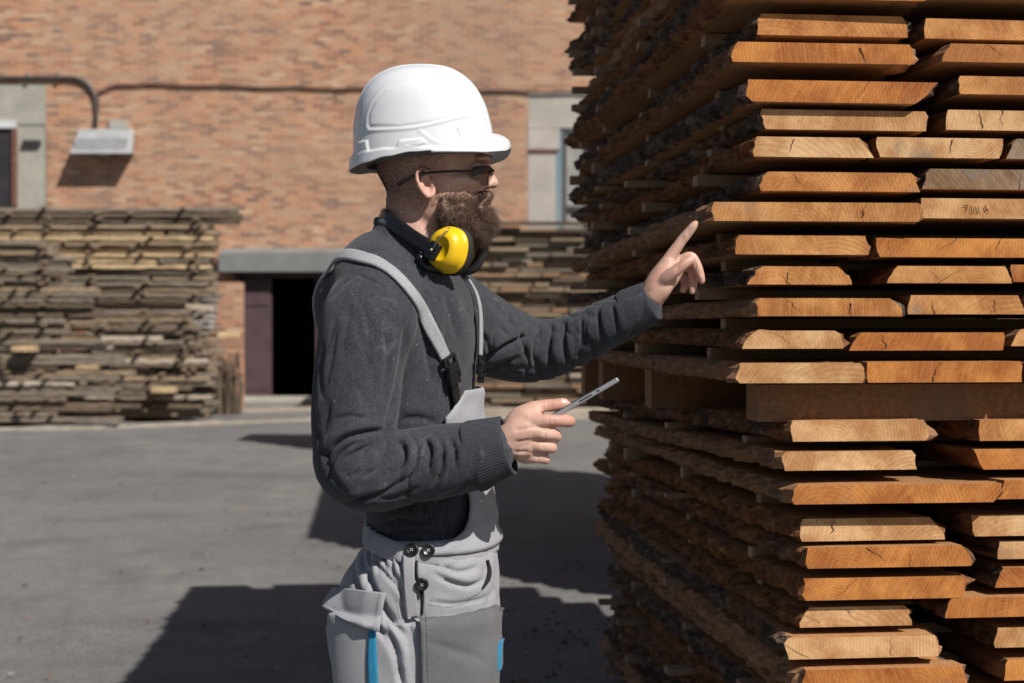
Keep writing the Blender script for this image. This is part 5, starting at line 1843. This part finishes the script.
# eye sockets, cheek hollow, nostrils, knuckle lines
def dent(c, r, dep):
    global co
    d = np.linalg.norm((co - np.array(c)) / np.array(r), axis=1)
    co = co - nr * (dep * np.exp(-d ** 2))[:, None]
for s in (-1, 1):
    dent(H(480, 169, s * .031), (.012, .016, .009), .009)
    dent(H(455, 172, s * .074), (.016, .02, .016), .0035)
    dent(H(463, 198, s * .060), (.018, .03, .014), .004)
    dent(H(491, 188, s * .006), (.003, .003, .002), .003)
    dent(H(430, 187, s * .086), (.0042, .010, .0085), .006)
for (p, r) in [(P(543, 413.5, D), .004), (P(556, 414, D), .003)]: dent(p, (r * 3, .02, r * .6), .003)
for q in [(P(556, 411.5, D - .03)), ]: pass
for (x, y, dd) in [(552, 427.5, D - .02), (543, 427.5, D - .02), (548, 441, D - .018), (540, 440.5, D - .02), (544, 453.5, D - .012), (536, 452.5, D - .01)]:
    dent(P(x, y, dd), (.009, .012, .0022), .0035)
for (x, y, dd, yy) in [(549, 420, .030, 0), (553, 420.5, .030, 0), (545, 434, .03, 0), (543, 446, .03, 0), (538, 457, .02, 0), (548, 405, .012, 0), (551, 404.5, .012, 0)]:
    dent(P(x, y, D - dd * .6), (.0012, .02, .006), .0014)
for (x, y, dd) in [(681, 241, 0), (683, 239, 0), (688, 233, 0), (677, 270, -.04), (679, 268.5, -.04), (695, 261, .004), (696, 266, 0)]:
    dent(P(x, y, E + dd - .008), (.0014, .02, .006), .0015)
for (x0, y0, x1, y1) in [(517, 424, 531, 421), (517, 436, 529, 434), (516, 446, 527, 446)]:
    for q in range(6): dent(P(x0 + (x1 - x0) * q / 5, y0 + (y1 - y0) * q / 5 + 6, D - .026), (.004, .02, .003), .0012)
co = co + nr * (np_noise(co[:, :], 60.0, 3) * 0.0006)[:, None]
body = skin_obj('body', co, fs, M['skin'], worker)
bvh_body = BVHTree.FromPolygons(co.tolist(), fs)
for s in (-1, 1):
    m = MB(); ball(m, H(477.2, 171, s * .030), .0115, 20)
    ball(m, H(481.8, 171.2, s * .0312), .0042, 12)
    k = len(m.m); m.m = [0] * (20 * 10) + [1] * (k - 200)
    m.build('eye', [M['white_eye'], M['void']], worker, True)
m = MB()
limb(m, [(H(484.5, 203, -.020), .003), (H(487.6, 203.2, -.010), .0045), (H(488.6, 203, 0), .005), (H(487.6, 203.2, .010), .0045), (H(484.5, 203, .020), .003)], n=12)
limb(m, [(H(483.5, 207, -.018), .003), (H(486.6, 207.5, -.009), .005), (H(487.6, 207.8, 0), .0056), (H(486.6, 207.5, .009), .005), (H(483.5, 207, .018), .003)], n=12)
m.build('lips', M['lip'], worker, True)


def nail(px, py, Y, dirp, nrm, w, l):
    """small curved plate seated in the fingertip"""
    hit = bvh_body.find_nearest(P(px, py, Y))
    c = hit[0]; n_ = hit[1]
    t = (dirp - n_ * dirp.dot(n_)).normalized(); s = t.cross(n_)
    V, Fc = [], []
    for i in range(6):
        for j in range(6):
            a = (i / 5 - .5) * 2; b = (j / 5 - .5) * 2
            ww = w * (1 - 0.18 * a * a)
            V.append(c + t * (a * l) + s * (b * ww) + n_ * (0.0006 - 0.0014 * b * b - 0.0004 * a * a))
    for i in range(5):
        for j in range(5): a = i * 6 + j; Fc.append((a, a + 1, a + 7, a + 6))
    mesh_obj('finger_nail', V, Fc, M['nail'], worker, None, True)


nail(564, 400.5, D + .003, Vector((1, 0, 0)), None, .0048, .0058)
nail(701.5, 276, E - .006, Vector((.2, 0, -1)), None, .0042, .0048)
nail(692, 222, E - .004, Vector((.6, 0, .8)), None, .0040, .0050)

# ------------------------------------------------------------------ hair: beard and cropped scalp
def strands(name, roots, dirs, lens, wid, mat, parent, curl=0.25, seg=3, seed=1, grav=0.0):
    rg = np.random.default_rng(seed)
    N = len(roots)
    V = np.zeros((N, (seg + 1) * 3, 3))
    p = roots.copy(); d = dirs / np.linalg.norm(dirs, axis=1, keepdims=True)
    side = np.cross(d, rg.normal(size=(N, 3))); side /= np.linalg.norm(side, axis=1, keepdims=True)
    cdir = rg.normal(size=(N, 3)) * curl
    for i in range(seg + 1):
        w = wid * (1 - 0.8 * i / seg)
        up = np.cross(d, side); up /= np.linalg.norm(up, axis=1, keepdims=True)
        for k in range(3):
            a = 2 * math.pi * k / 3
            V[:, i * 3 + k] = p + (side * math.cos(a) + up * math.sin(a)) * (w if np.isscalar(w) else w[:, None])
        p = p + d * (lens / seg)[:, None]
        d = d + cdir + np.array([0, 0, -grav])
        if i == 1: cdir = -cdir * 0.7 + rg.normal(size=(N, 3)) * curl * 0.5
        d /= np.linalg.norm(d, axis=1, keepdims=True)
    base = (np.arange(N) * (seg + 1) * 3)[:, None, None]
    q = []
    for i in range(seg):
        for k in range(3):
            a, b = i * 3 + k, i * 3 + (k + 1) % 3
            q.append((a, b, b + 3, a + 3))
    faces = (base + np.array(q)[None]).reshape(-1, 4)
    me = bpy.data.meshes.new(name)
    me.vertices.add(N * (seg + 1) * 3); me.vertices.foreach_set('co', V.reshape(-1))
    me.loops.add(len(faces) * 4); me.loops.foreach_set('vertex_index', faces.reshape(-1))
    me.polygons.add(len(faces)); me.polygons.foreach_set('loop_start', np.arange(len(faces)) * 4); me.polygons.foreach_set('loop_total', np.full(len(faces), 4))
    me.update(); me.validate()
    me.polygons.foreach_set('use_smooth', [True] * len(me.polygons))
    me.materials.append(mat)
    o = bpy.data.objects.new(name, me); C.objects.link(o)
    if parent: subchild(o, parent)
    return o


bd = MB()
ball(bd, H(462, 222), 1.0, 24, (.040, .060, .030)); ball(bd, H(472, 228), 1.0, 24, (.034, .044, .026)); ball(bd, H(449, 214), 1.0, 20, (.030, .066, .024))
ball(bd, H(481, 221), 1.0, 20, (.024, .032, .027)); ball(bd, H(479, 213, -.012), 1.0, 16, (.019, .026, .015)); ball(bd, H(479, 213, .012), 1.0, 16, (.019, .026, .015))
for s in (-1, 1): 
    limb(bd, [(H(444, 203, s * .066), .006), (H(446, 209, s * .065), .012), (H(452, 215, s * .060), .018), (H(460, 211, s * .056), .010), (H(464, 222, s * .046), .022)], n=16)
    limb(bd, [(H(489, 194.5, s * .004), .0055), (H(488.5, 198.5, s * .014), .0060), (H(484, 204, s * .024), .0070), (H(480, 212, s * .029), .010)], n=12)
bco, bfs = fuse(bd, .003, 6)
bnr = normals_of(bco, bfs)
bco = bco + bnr * (np_noise(bco, 45, 2) * .006 + np_noise(bco, 110, 6) * .003)[:, None]
beard = skin_obj('beard', bco, bfs, M['hair'], worker)
rg_ = np.random.default_rng(4)
px_, py_ = proj_px(bco)
idx = np.arange(len(bco))
pick = rg_.choice(idx, 24000)
roots = bco[pick] - bnr[pick] * .002 + rg_.normal(size=(len(pick), 3)) * .0012
dr = bnr[pick] * 0.75 + np.array([0.25, 0, -0.62]) + rg_.normal(size=(len(pick), 3)) * .28
ln = rg_.uniform(.008, .021, len(pick))
bpx, bpy_ = px_[pick], py_[pick]
ln *= np.clip((bpy_ - 190) / 26, 0.35, 1.0) * np.where(rg_.random(len(pick)) < .06, 1.5, 1.0)
strands('beard_hairs', roots, dr, ln, 0.00034, M['hair'], beard, curl=.33, seg=4, seed=2, grav=.06)
# thin edge of the beard and stubble over the cheek
px_, py_ = proj_px(co)
nr = normals_of(co, fs)
side_ok = (np.abs(co[:, 1] - MY) < .13) & (co[:, 0] > -.4)
cheek = side_ok & (px_ > 436) & (px_ < 490) & (py_ > 187) & (py_ < 232)
cheek2 = side_ok & (px_ > 438.5) & (px_ < 447) & (py_ > 181) & (py_ < 200)
ii = np.nonzero((cheek | cheek2))[0]
wgt = np.clip((py_[ii] - 187) / 17, 0.015, 1) ** 1.25 * np.clip((px_[ii] - 436.5) / 9, 0.05, 1); side_b = (px_[ii] < 447) & (py_[ii] < 199); wgt[side_b] = np.maximum(wgt[side_b], .06)
ii = rg_.choice(ii, 19000, p=wgt / wgt.sum())
strands('cheek_hairs', co[ii], nr[ii] * .55 + np.array([.35, 0, -.75]) + rg_.normal(size=(len(ii), 3)) * .25, rg_.uniform(.004, .012, len(ii)) * np.clip((py_[ii] - 178) / 20, .35, 1), .00028, M['hair'], beard, curl=.25, seed=3)
# moustache
ii = np.nonzero(side_ok & (px_ > 478) & (py_ > 190.5) & (py_ < 199) & (np.abs(co[:, 1] - MY) < .04))[0]
ii = rg_.choice(ii, 1600)
strands('moustache', co[ii], nr[ii] * .5 + np.array([.1, 0, -.8]) + np.sign(co[ii, 1] - MY)[:, None] * np.array([[0, .5, 0]]) + rg_.normal(size=(len(ii), 3)) * .2, rg_.uniform(.008, .013, len(ii)), .0003, M['hair'], beard, curl=.2, seed=5)
# cropped scalp: everything behind the ear and over it, down to the nape
scalp = (np.abs(co[:, 1] - MY) < .09) & (py_ < 214) & (px_ < 446) & (py_ > 86) & ~((px_ > 417) & (px_ < 440) & (py_ > 170) & (py_ < 204) & (np.abs(co[:, 1] - MY) > .068))
scalp &= ~((px_ > 440) & (py_ > 172)) & (py_ < 219 - np.clip((px_ - 385) * .25, 0, 14))
ii = np.nonzero(scalp & (py_ > 140))[0]
fade = np.clip((222 - py_[ii]) / 45, 0.05, 1) * np.clip((448 - px_[ii]) / 26, 0.02, 1)
ii = rg_.choice(ii, 42000, p=fade / fade.sum())
hairo = strands('cropped_hair', co[ii], nr[ii] * .5 + np.array([-.1, 0, -.6]) + rg_.normal(size=(len(ii), 3)) * .25, rg_.uniform(.0010, .0020, len(ii)), .00030, M['stubble'], None, curl=.1, seed=6, seg=2)
subchild(hairo, worker)

# ------------------------------------------------------------------ hard hat
hat = empty('hard_hat', H(425, 150))
tag(hat, 'white hard hat with short peak worn by the bearded worker', 'hard hat')
hr = [(66.6, 416, 430, .008), (67.2, 407, 438, .022), (69.2, 396, 448, .042), (73, 386, 457, .062), (79, 376, 466, .080), (87, 368, 474, .094), (97, 362, 480.5, .105), (108, 358.5, 485.5, .112), (120, 356.5, 489, .117), (132, 355, 491.5, .121), (144, 354, 493, .124), (156, 353.5, 494, .1255), (168, 352.5, 494, .126)]
hr = [(a, b, c, d * 0.895) for a, b, c, d in hr]
rows = catmull(hr, 14)
nA = 360
rows = rows[::-1]      # bottom first


def bottom_py(a):
    """lower edge of the shell by angle (0 = front)"""
    tab = [(0, 156), (25, 157.5), (50, 157.5), (75, 157.5), (95, 159.5), (115, 163.5), (135, 168), (160, 171.5), (180, 172.5)]
    a = abs((a + 180) % 360 - 180)
    for (x0, y0), (x1, y1) in zip(tab, tab[1:]):
        if x0 <= a <= x1:
            t = (a - x0) / (x1 - x0); t = t * t * (3 - 2 * t)
            return y0 + (y1 - y0) * t
    return 172.5


def rim_out(a, t):
    """gutter that stands out around the rim, deep at the back and thin over the ears"""
    a = abs((a + 180) % 360 - 180)
    return 0


def shell_pt(py, a, off=0.0):
    """on the hat surface"""
    ys = [r[0] for r in hr]
    pyc = min(168, max(66.6, py))
    i = 0
    f = np.interp(pyc, rt[:, 0], np.arange(len(rt)))
    i = min(int(f), len(rt) - 2); r = rt[i] * (1 - (f - i)) + rt[i + 1] * (f - i)
    x0, x1 = sx(r[1]), sx(r[2]); c = (x0 + x1) / 2
    ct, st = math.cos(R(a)), math.sin(R(a))
    p = Vector((c + ((x1 - x0) / 2 + off) * math.copysign(abs(ct) ** .97, ct), MY + (r[3] + off) * math.copysign(abs(st) ** .86, st) * (1 - .04 * max(0, ct)), sz(py)))
    return p


rt = np.array(rows[::-1])
NH = 150
V = []
hrel = [([(372.5, 134), (374, 136.5), (384, 137.4), (402, 137.4), (420, 136), (437, 132), (452, 127.5), (468, 122.5)], 1.7, .0018, False),
        ([(371.5, 132), (371.6, 122), (376, 110), (385, 98), (398, 90), (412, 86)], 2.2, .0011, False),
        ([(424, 139), (432, 146), (441, 150.5), (452, 151.5)], 1.8, .0009, False)]
for j in range(NH):
    t = (j / (NH - 1)) ** 1.0
    for k in range(nA):
        a = 360 * k / nA
        bp = bottom_py(a)
        py = bp + (66.6 - bp) * (1 - (1 - t) ** 1.0)
        # denser near the crown
        py = bp + (66.6 - bp) * math.sin(t * math.pi / 2) ** 1.0
        aa = abs((a + 180) % 360 - 180)
        gh = np.interp(aa, [0, 40, 80, 110, 140, 180], [3, 3, 4, 8, 13, 15.5])
        dgt = (bp - py)
        off = 0.0
        go = np.interp(aa, [0, 60, 100, 140, 180], [.0015, .002, .003, .0045, .005])
        if dgt < gh: off = go * (1 - max(0, (dgt - gh + 2.0) / 2.0) if dgt > gh - 2 else 1.0)
        V.append(shell_pt(py, a, off))
co_h = np.array([tuple(v) for v in V])
hx, hy = [], []
px_h = 512 + F * co_h[:, 0] / MY; py_h = np.array([0.0] * len(co_h))
# picture row at the middle plane
zz_tab = np.linspace(60, 180, 241); zt = np.array([sz(v) for v in zz_tab])
py_h = np.interp(-co_h[:, 2], -zt, zz_tab)
fs_h = [(j * nA + k, j * nA + (k + 1) % nA, (j + 1) * nA + (k + 1) % nA, (j + 1) * nA + k) for j in range(NH - 1) for k in range(nA)]
n_h = normals_of(co_h, fs_h)
if n_h[nA * 60][0] < 0: n_h = -n_h
lat = np.clip(np.abs(co_h[:, 1] - MY) / .05 - .3, 0, 1)
dsp = np.zeros(len(co_h))
for ln_, w, h_, _ in hrel:
    d, t, s = polydist(px_h, py_h, smoothline(ln_, 4))
    dsp += h_ * np.exp(-(d / w) ** 2) * lat
# inset of the side panel
def inside(poly):
    r = np.zeros(len(px_h), bool)
    j = len(poly) - 1
    for i in range(len(poly)):
        xi, yi = poly[i]; xj, yj = poly[j]
        c = ((yi > py_h) != (yj > py_h)) & (px_h < (xj - xi) * (py_h - yi) / (yj - yi + 1e-9) + xi)
        r ^= c; j = i
    return r
def plateau(poly, h_, w=1.0):
    global dsp
    d, _, _ = polydist(px_h, py_h, list(poly) + [poly[0]])
    ins = inside(poly)
    k = np.where(ins, np.clip(d / w, 0, 1), 0)
    dsp += h_ * k * lat
plateau([(362, 146), (373, 146), (374.5, 157), (362, 157)], .0035)
plateau([(404, 148), (426, 146), (431, 151), (424, 155), (400, 156)], .0032, 1.4)
plateau([(373.5, 133), (374, 120), (380, 107), (392, 96), (410, 90), (440, 92), (462, 108), (467, 122), (436, 131), (405, 135.5)], .0016, 2.5)
# raised band along the crown
cb = np.clip(1 - (np.abs(co_h[:, 1] - MY) - .028) / .006, 0, 1) * np.clip((140 - py_h) / 8, 0, 1)
dsp += .0022 * cb
# vents
for (x0, y0, x1, y1) in [(459.5, 137, 461.5, 144.5)]:
    d, _, _ = polydist(px_h, py_h, [(x0, y0), (x1, y1)]); dsp -= .0035 * np.exp(-(d / .7) ** 2) * lat
co_h = co_h + n_h * dsp[:, None]
# inner wall
inn = co_h - n_h * .0028
Vh = co_h.tolist() + inn[:nA * 40].tolist()
N0 = len(co_h)
Fh = fs_h + [tuple(range((NH - 1) * nA, NH * nA))]
Fh += [(N0 + j * nA + (k + 1) % nA, N0 + j * nA + k, N0 + (j + 1) * nA + k, N0 + (j + 1) * nA + (k + 1) % nA) for j in range(39) for k in range(nA)]
Fh += [(k, N0 + k, N0 + (k + 1) % nA, (k + 1) % nA) for k in range(nA)]
shell = mesh_obj('shell', Vh, Fh, M['helmet'], hat, None, True)
# peak: springs from the front half of the rim, dips forward
V, Fc = [], []
nk, nj = 90, 16
for side_ in (0, 1):
    for j in range(nj):
        s = j / (nj - 1)
        for k in range(nk):
            a = -82 + 164 * k / (nk - 1)
            prof_y = np.interp(abs(a), [0, 20, 45, 65, 82], [133, 138, 149.5, 154.5, 157])
            base = shell_pt(prof_y, a, -0.002)
            reach = .0335 * max(0.0, math.cos(R(a * 90 / 84))) ** 0.55 + .003
            dirv = Vector((math.cos(R(a)) , math.sin(R(a)) * .75, 0)).normalized()
            drop_y = np.interp(abs(a), [0, 20, 45, 65, 82], [146, 153.5, 158, 159, 159.3])
            z0, z1 = sz(prof_y), sz(drop_y)
            p = base + dirv * (reach * math.sin(s * math.pi / 2) ** 0.9)
            p.z = z0 + (z1 - z0) * (s ** 1.25) + .0022 * math.sin(math.pi * s) * math.cos(R(a))
            edge = 1 - max(0, (s - .9) / .1)
            p.z -= side_ * .0026
            V.append(p)
NN = nk * nj
for j in range(nj - 1):
    for k in range(nk - 1):
        a = j * nk + k
        Fc.append((a, a + nk, a + nk + 1, a + 1)); Fc.append((NN + a, NN + a + 1, NN + a + nk + 1, NN + a + nk))
for k in range(nk - 1):
    a = (nj - 1) * nk + k
    Fc.append((a, NN + a, NN + a + 1, a + 1))
for j in range(nj - 1):
    for k in (0, nk - 1): a = j * nk + k; Fc.append((a, a + nk, NN + a + nk, NN + a))
me = mesh_obj('peak', V, Fc, M['helmet'], hat, None, True)
fix_normals(me.data)
me.data.polygons.foreach_set('use_smooth', [True] * len(me.data.polygons))
# cradle band inside, and the lining
m = MB()
V, Fc = [], []
for j in range(8):
    for k in range(96):
        a = 360 * k / 96
        rear = (1 - math.cos(R(a))) / 2
        py = 150 + 10 * rear + (j % 4) * (5.0 + 3 * rear) / 3 * 1.0
        off = -.010 - (.003 if j >= 4 else 0)
        p = shell_pt(min(166, py), a, off); p.z = sz(py)
        c = H(425, 150); q = Vector((c.x + (p.x - c.x) * .87, MY + (p.y - MY) * .80, p.z))
        V.append(q)
for j in range(7):
    if j == 3: continue
    for k in range(96): a, b = j * 96 + k, j * 96 + (k + 1) % 96; Fc.append((a, b, b + 96, a + 96))
m.add(V, Fc); m.build('head_band', M['liner'], hat, True)

# ------------------------------------------------------------------ glasses
gls = empty('safety_glasses', H(480, 172))
tag(gls, 'tinted safety glasses with thin dark temples on the bearded face', 'glasses')
for s in (-1, 1):
    m = MB()
    pts = [H(401, 189, s * .079), H(410, 184.5, s * .083), H(418, 180.8, s * .0855), (H(430, 178.2, s * .087)), H(450, 176.4, s * .083), H(466, 175.5, s * .075), H(474, 174.8, s * .066)]
    pts = [Vector(p) for p in catmull([tuple(p) for p in pts], 4)]
    rad = [.0038 - .0016 * min(1, i / 12) for i in range(len(pts))]
    m.tube(pts, rad, 8)
    m.build('temple', M['black_plastic'], gls, True)
    m = MB()
    V = []
    nu, nv = 14, 10
    for side_ in (0, 1):
        for j in range(nv):
            for i in range(nu):
                u = i / (nu - 1); v = j / (nv - 1)
                top = np.interp(u, [0, .5, 1], [170.5, 170.2, 171.0])
                low = np.interp(u, [0, .3, .8, 1], [180, 187.5, 186, 180])
                py = top + (low - top) * v
                x = np.interp(u, [0, .5, .85, 1], [492.5, 489.5, 482, 474.5])
                yy = np.interp(u, [0, .5, .85, 1], [.009, .040, .058, .066])
                V.append(H(x - v * 1.6 - side_ * .4, py, s * yy))
    Fc = []
    for j in range(nv - 1):
        for i in range(nu - 1): a = j * nu + i; Fc.append((a, a + 1, a + nu + 1, a + nu)); b = a + nu * nv; Fc.append((b, b + nu, b + nu + 1, b + 1))
    m.add(V, Fc); m.build('lens', M['lens'], gls, True)
    m = MB()
    m.tube([H(492.8, 170.8, s * .008), H(491, 169.8, s * .025), H(488.5, 169.8, s * .043), H(482, 170.6, s * .058), H(474.5, 172.5, s * .0665)], [.0016, .0022, .0024, .0026, .0026], 8)
    m.build('brow_bar', M['black_plastic'], gls, True)
m = MB(); m.tube([H(492.8, 171.5, -.009), H(493.8, 170.3, 0), H(492.8, 171.5, .009)], .0016, 8); m.build('bridge', M['black_plastic'], gls, True)

# ------------------------------------------------------------------ ear defenders round the neck
muff = empty('ear_defenders', H(445, 250))
tag(muff, 'yellow ear defenders with black band hanging round the worker\'s neck', 'ear defenders')


def cup(c, ax, up, sc_, first=True):
    ax = ax.normalized(); up = (up - ax * up.dot(ax)).normalized(); sd_ = ax.cross(up)
    def rev(prof, name, mat, par, el=(1.0, 1.12), grooves=None):
        V, Fc = [], []
        nn = 64
        for (h_, r_) in prof:
            for k in range(nn):
                a = 2 * math.pi * k / nn
                ct, st = math.cos(a), math.sin(a)
                pw = .86
                ct, st = math.copysign(abs(ct) ** pw, ct), math.copysign(abs(st) ** pw, st)
                V.append(c + ax * (h_ * sc_) + (sd_ * (ct * el[0]) + up * (st * el[1])) * (max(r_, 1e-5) * sc_))
        for i in range(len(prof) - 1):
            for k in range(nn): a, b = i * nn + k, i * nn + (k + 1) % nn; Fc.append((a, b, b + nn, a + nn))
        o = mesh_obj(name, V, Fc, mat, par, None, True)
        fix_normals(o.data); o.data.polygons.foreach_set('use_smooth', [True] * len(o.data.polygons))
        return o
    rev([(-.002, .0), (-.002, .036), (.000, .0372), (.006, .0375), (.007, .0352), (.010, .0345), (.018, .0335), (.026, .0305), (.031, .026), (.0335, .0205), (.0335, .018), (.0305, .0165), (.030, .0)], 'cup', M['yellow'], muff)
    rev([(-.004, .020), (-.003, .0375), (-.006, .0395), (-.012, .0395), (-.018, .0375), (-.020, .031), (-.018, .024), (-.012, .021)], 'cushion', M['foam'], muff)
    m = MB()
    pts = [c + ax * (.012 * sc_) + (sd_ * (math.cos(R(a)) * .0350) + up * (math.sin(R(a)) * .0395)) * sc_ for a in range(-40, 35, 10)]
    m.tube(pts, .0012, 6); m.build('seam', M['black_plastic'], muff, True)


axn = Vector((-.52, -.84, .08)); upn = Vector((.22, 0, 1))
cN = P(450.5, 250.5, 2.390)
cup(cN, axn, upn, .96)
cup(P(466, 252.5, 2.53), Vector((.05, 1, 0.0)), upn, .92)
# headband: over the nape, both ends reaching the cups
bp = [P(434, 251, 2.372), P(424, 244.5, 2.388), P(410, 235.5, 2.408), P(397, 226, 2.43), P(388, 219, 2.458), P(383.5, 215.5, 2.50), P(388, 219, 2.545), P(398, 226, 2.575), P(420, 238, 2.60), P(446, 250, 2.60), P(462, 252, 2.575)]
line = [Vector(p) for p in catmull([tuple(p) for p in bp], 8)]
cc = H(420, 235)
g = []
for i, p in enumerate(line):
    t = (line[min(i + 1, len(line) - 1)] - line[max(i - 1, 0)]).normalized()
    o_ = (p - cc); o_ = (o_ - t * o_.dot(t)); 
    up = Vector((.45, 0, 1)); up = (up - t * up.dot(t)).normalized()
    n_ = t.cross(up); 
    if n_.dot(o_) < 0: n_ = -n_
    wd = .026 if i > 6 else .024
    row = []
    for k in range(9):
        u = k / 8 - .5
        hgt = .0035 * (1 - abs(2 * u) ** 4)
        row.append((p + up * (u * wd) + n_ * (hgt + (.0008 if k in (2, 6) else 0)), n_))
    g.append(row)
sheet('head_band', g, .004, M['black_plastic'], muff if False else None)
hb = C.objects[-1]; child(hb, muff)
# end block with rivet, wire yoke
m = MB()
c = P(433, 251, 2.362)
t = (P(438, 254, 2.352) - P(424, 244.5, 2.382)).normalized(); up = Vector((.5, 0, 1)); up = (up - t * up.dot(t)).normalized(); n_ = t.cross(up); n_ = n_ if n_.y < 0 else -n_
V = [c + t * (a * .013) + up * (b * .0155) + n_ * (e * .005) for a in (-1, 1) for b in (-1, 1) for e in (-1, 1)]
m.add(V, [(0, 1, 3, 2), (4, 6, 7, 5), (0, 4, 5, 1), (2, 3, 7, 6), (0, 2, 6, 4), (1, 5, 7, 3)])
o = m.build('end_block', M['black_plastic']); bevel(o, .003, 3); child(o, muff)
m = MB(); m.tube([c + n_ * .004, c + n_ * .0068], [.0036, .0030], 14); m.build('rivet', M['steel'], muff, True)
m = MB()
m.tube([Vector(p) for p in catmull([tuple(p) for p in [P(429, 262, 2.372), P(434, 247, 2.356), P(440, 238, 2.350), P(447, 229.5, 2.352), P(450, 228, 2.362)]], 5)], .0011, 6)
m.build('wire_yoke', M['steel'], muff, True)
m = MB()
limb(m, [(P(420, 257, 2.385), .006), (P(425, 266, 2.382), .007), (P(432, 268, 2.385), .008), (P(446, 270, 2.40), .008)], n=12)
m.build('lower_clip', M['black_plastic'], muff, True)

# ------------------------------------------------------------------ tablet
tb = empty('tablet', P(590, 394, 2.31))
tag(tb, 'slim silver tablet held up edge-on in the worker\'s near hand', 'tablet')
a0, a1 = P(540, 424.5, 2.283), P(618.5, 379, 2.283)
lv = (a1 - a0).normalized()
wv = Vector((.03, 1, -.06)); wv = (wv - lv * wv.dot(lv)).normalized()
tv = lv.cross(wv); tv = tv if tv.z > 0 else -tv


def slab(name, l0, l1, w0, w1, t0, t1, mat, bev=.002):
    m = MB()
    V = [a0 + lv * a + wv * b + tv * e for a in (l0, l1) for b in (w0, w1) for e in (t0, t1)]
    m.add(V, [(0, 1, 3, 2), (4, 6, 7, 5), (0, 4, 5, 1), (2, 3, 7, 6), (0, 2, 6, 4), (1, 5, 7, 3)])
    me = m.build(name, mat); fix_normals(me.data)
    if bev: bevel(me, bev, 3)
    child(me, tb)
    return me


LT = (a1 - a0).length
slab('body', 0, LT, 0, .125, -.0045, .0040, M['alu'], .0028)
slab('screen', .004, LT - .004, .004, .121, .0041, .0048, M['screen'], 0)
slab('edge_button', LT * .50, LT * .66, -.0007, .003, -.001, .0012, M['black_plastic'], .0006)
slab('edge_button', LT * .72, LT * .76, -.0007, .003, -.001, .0012, M['black_plastic'], .0006)
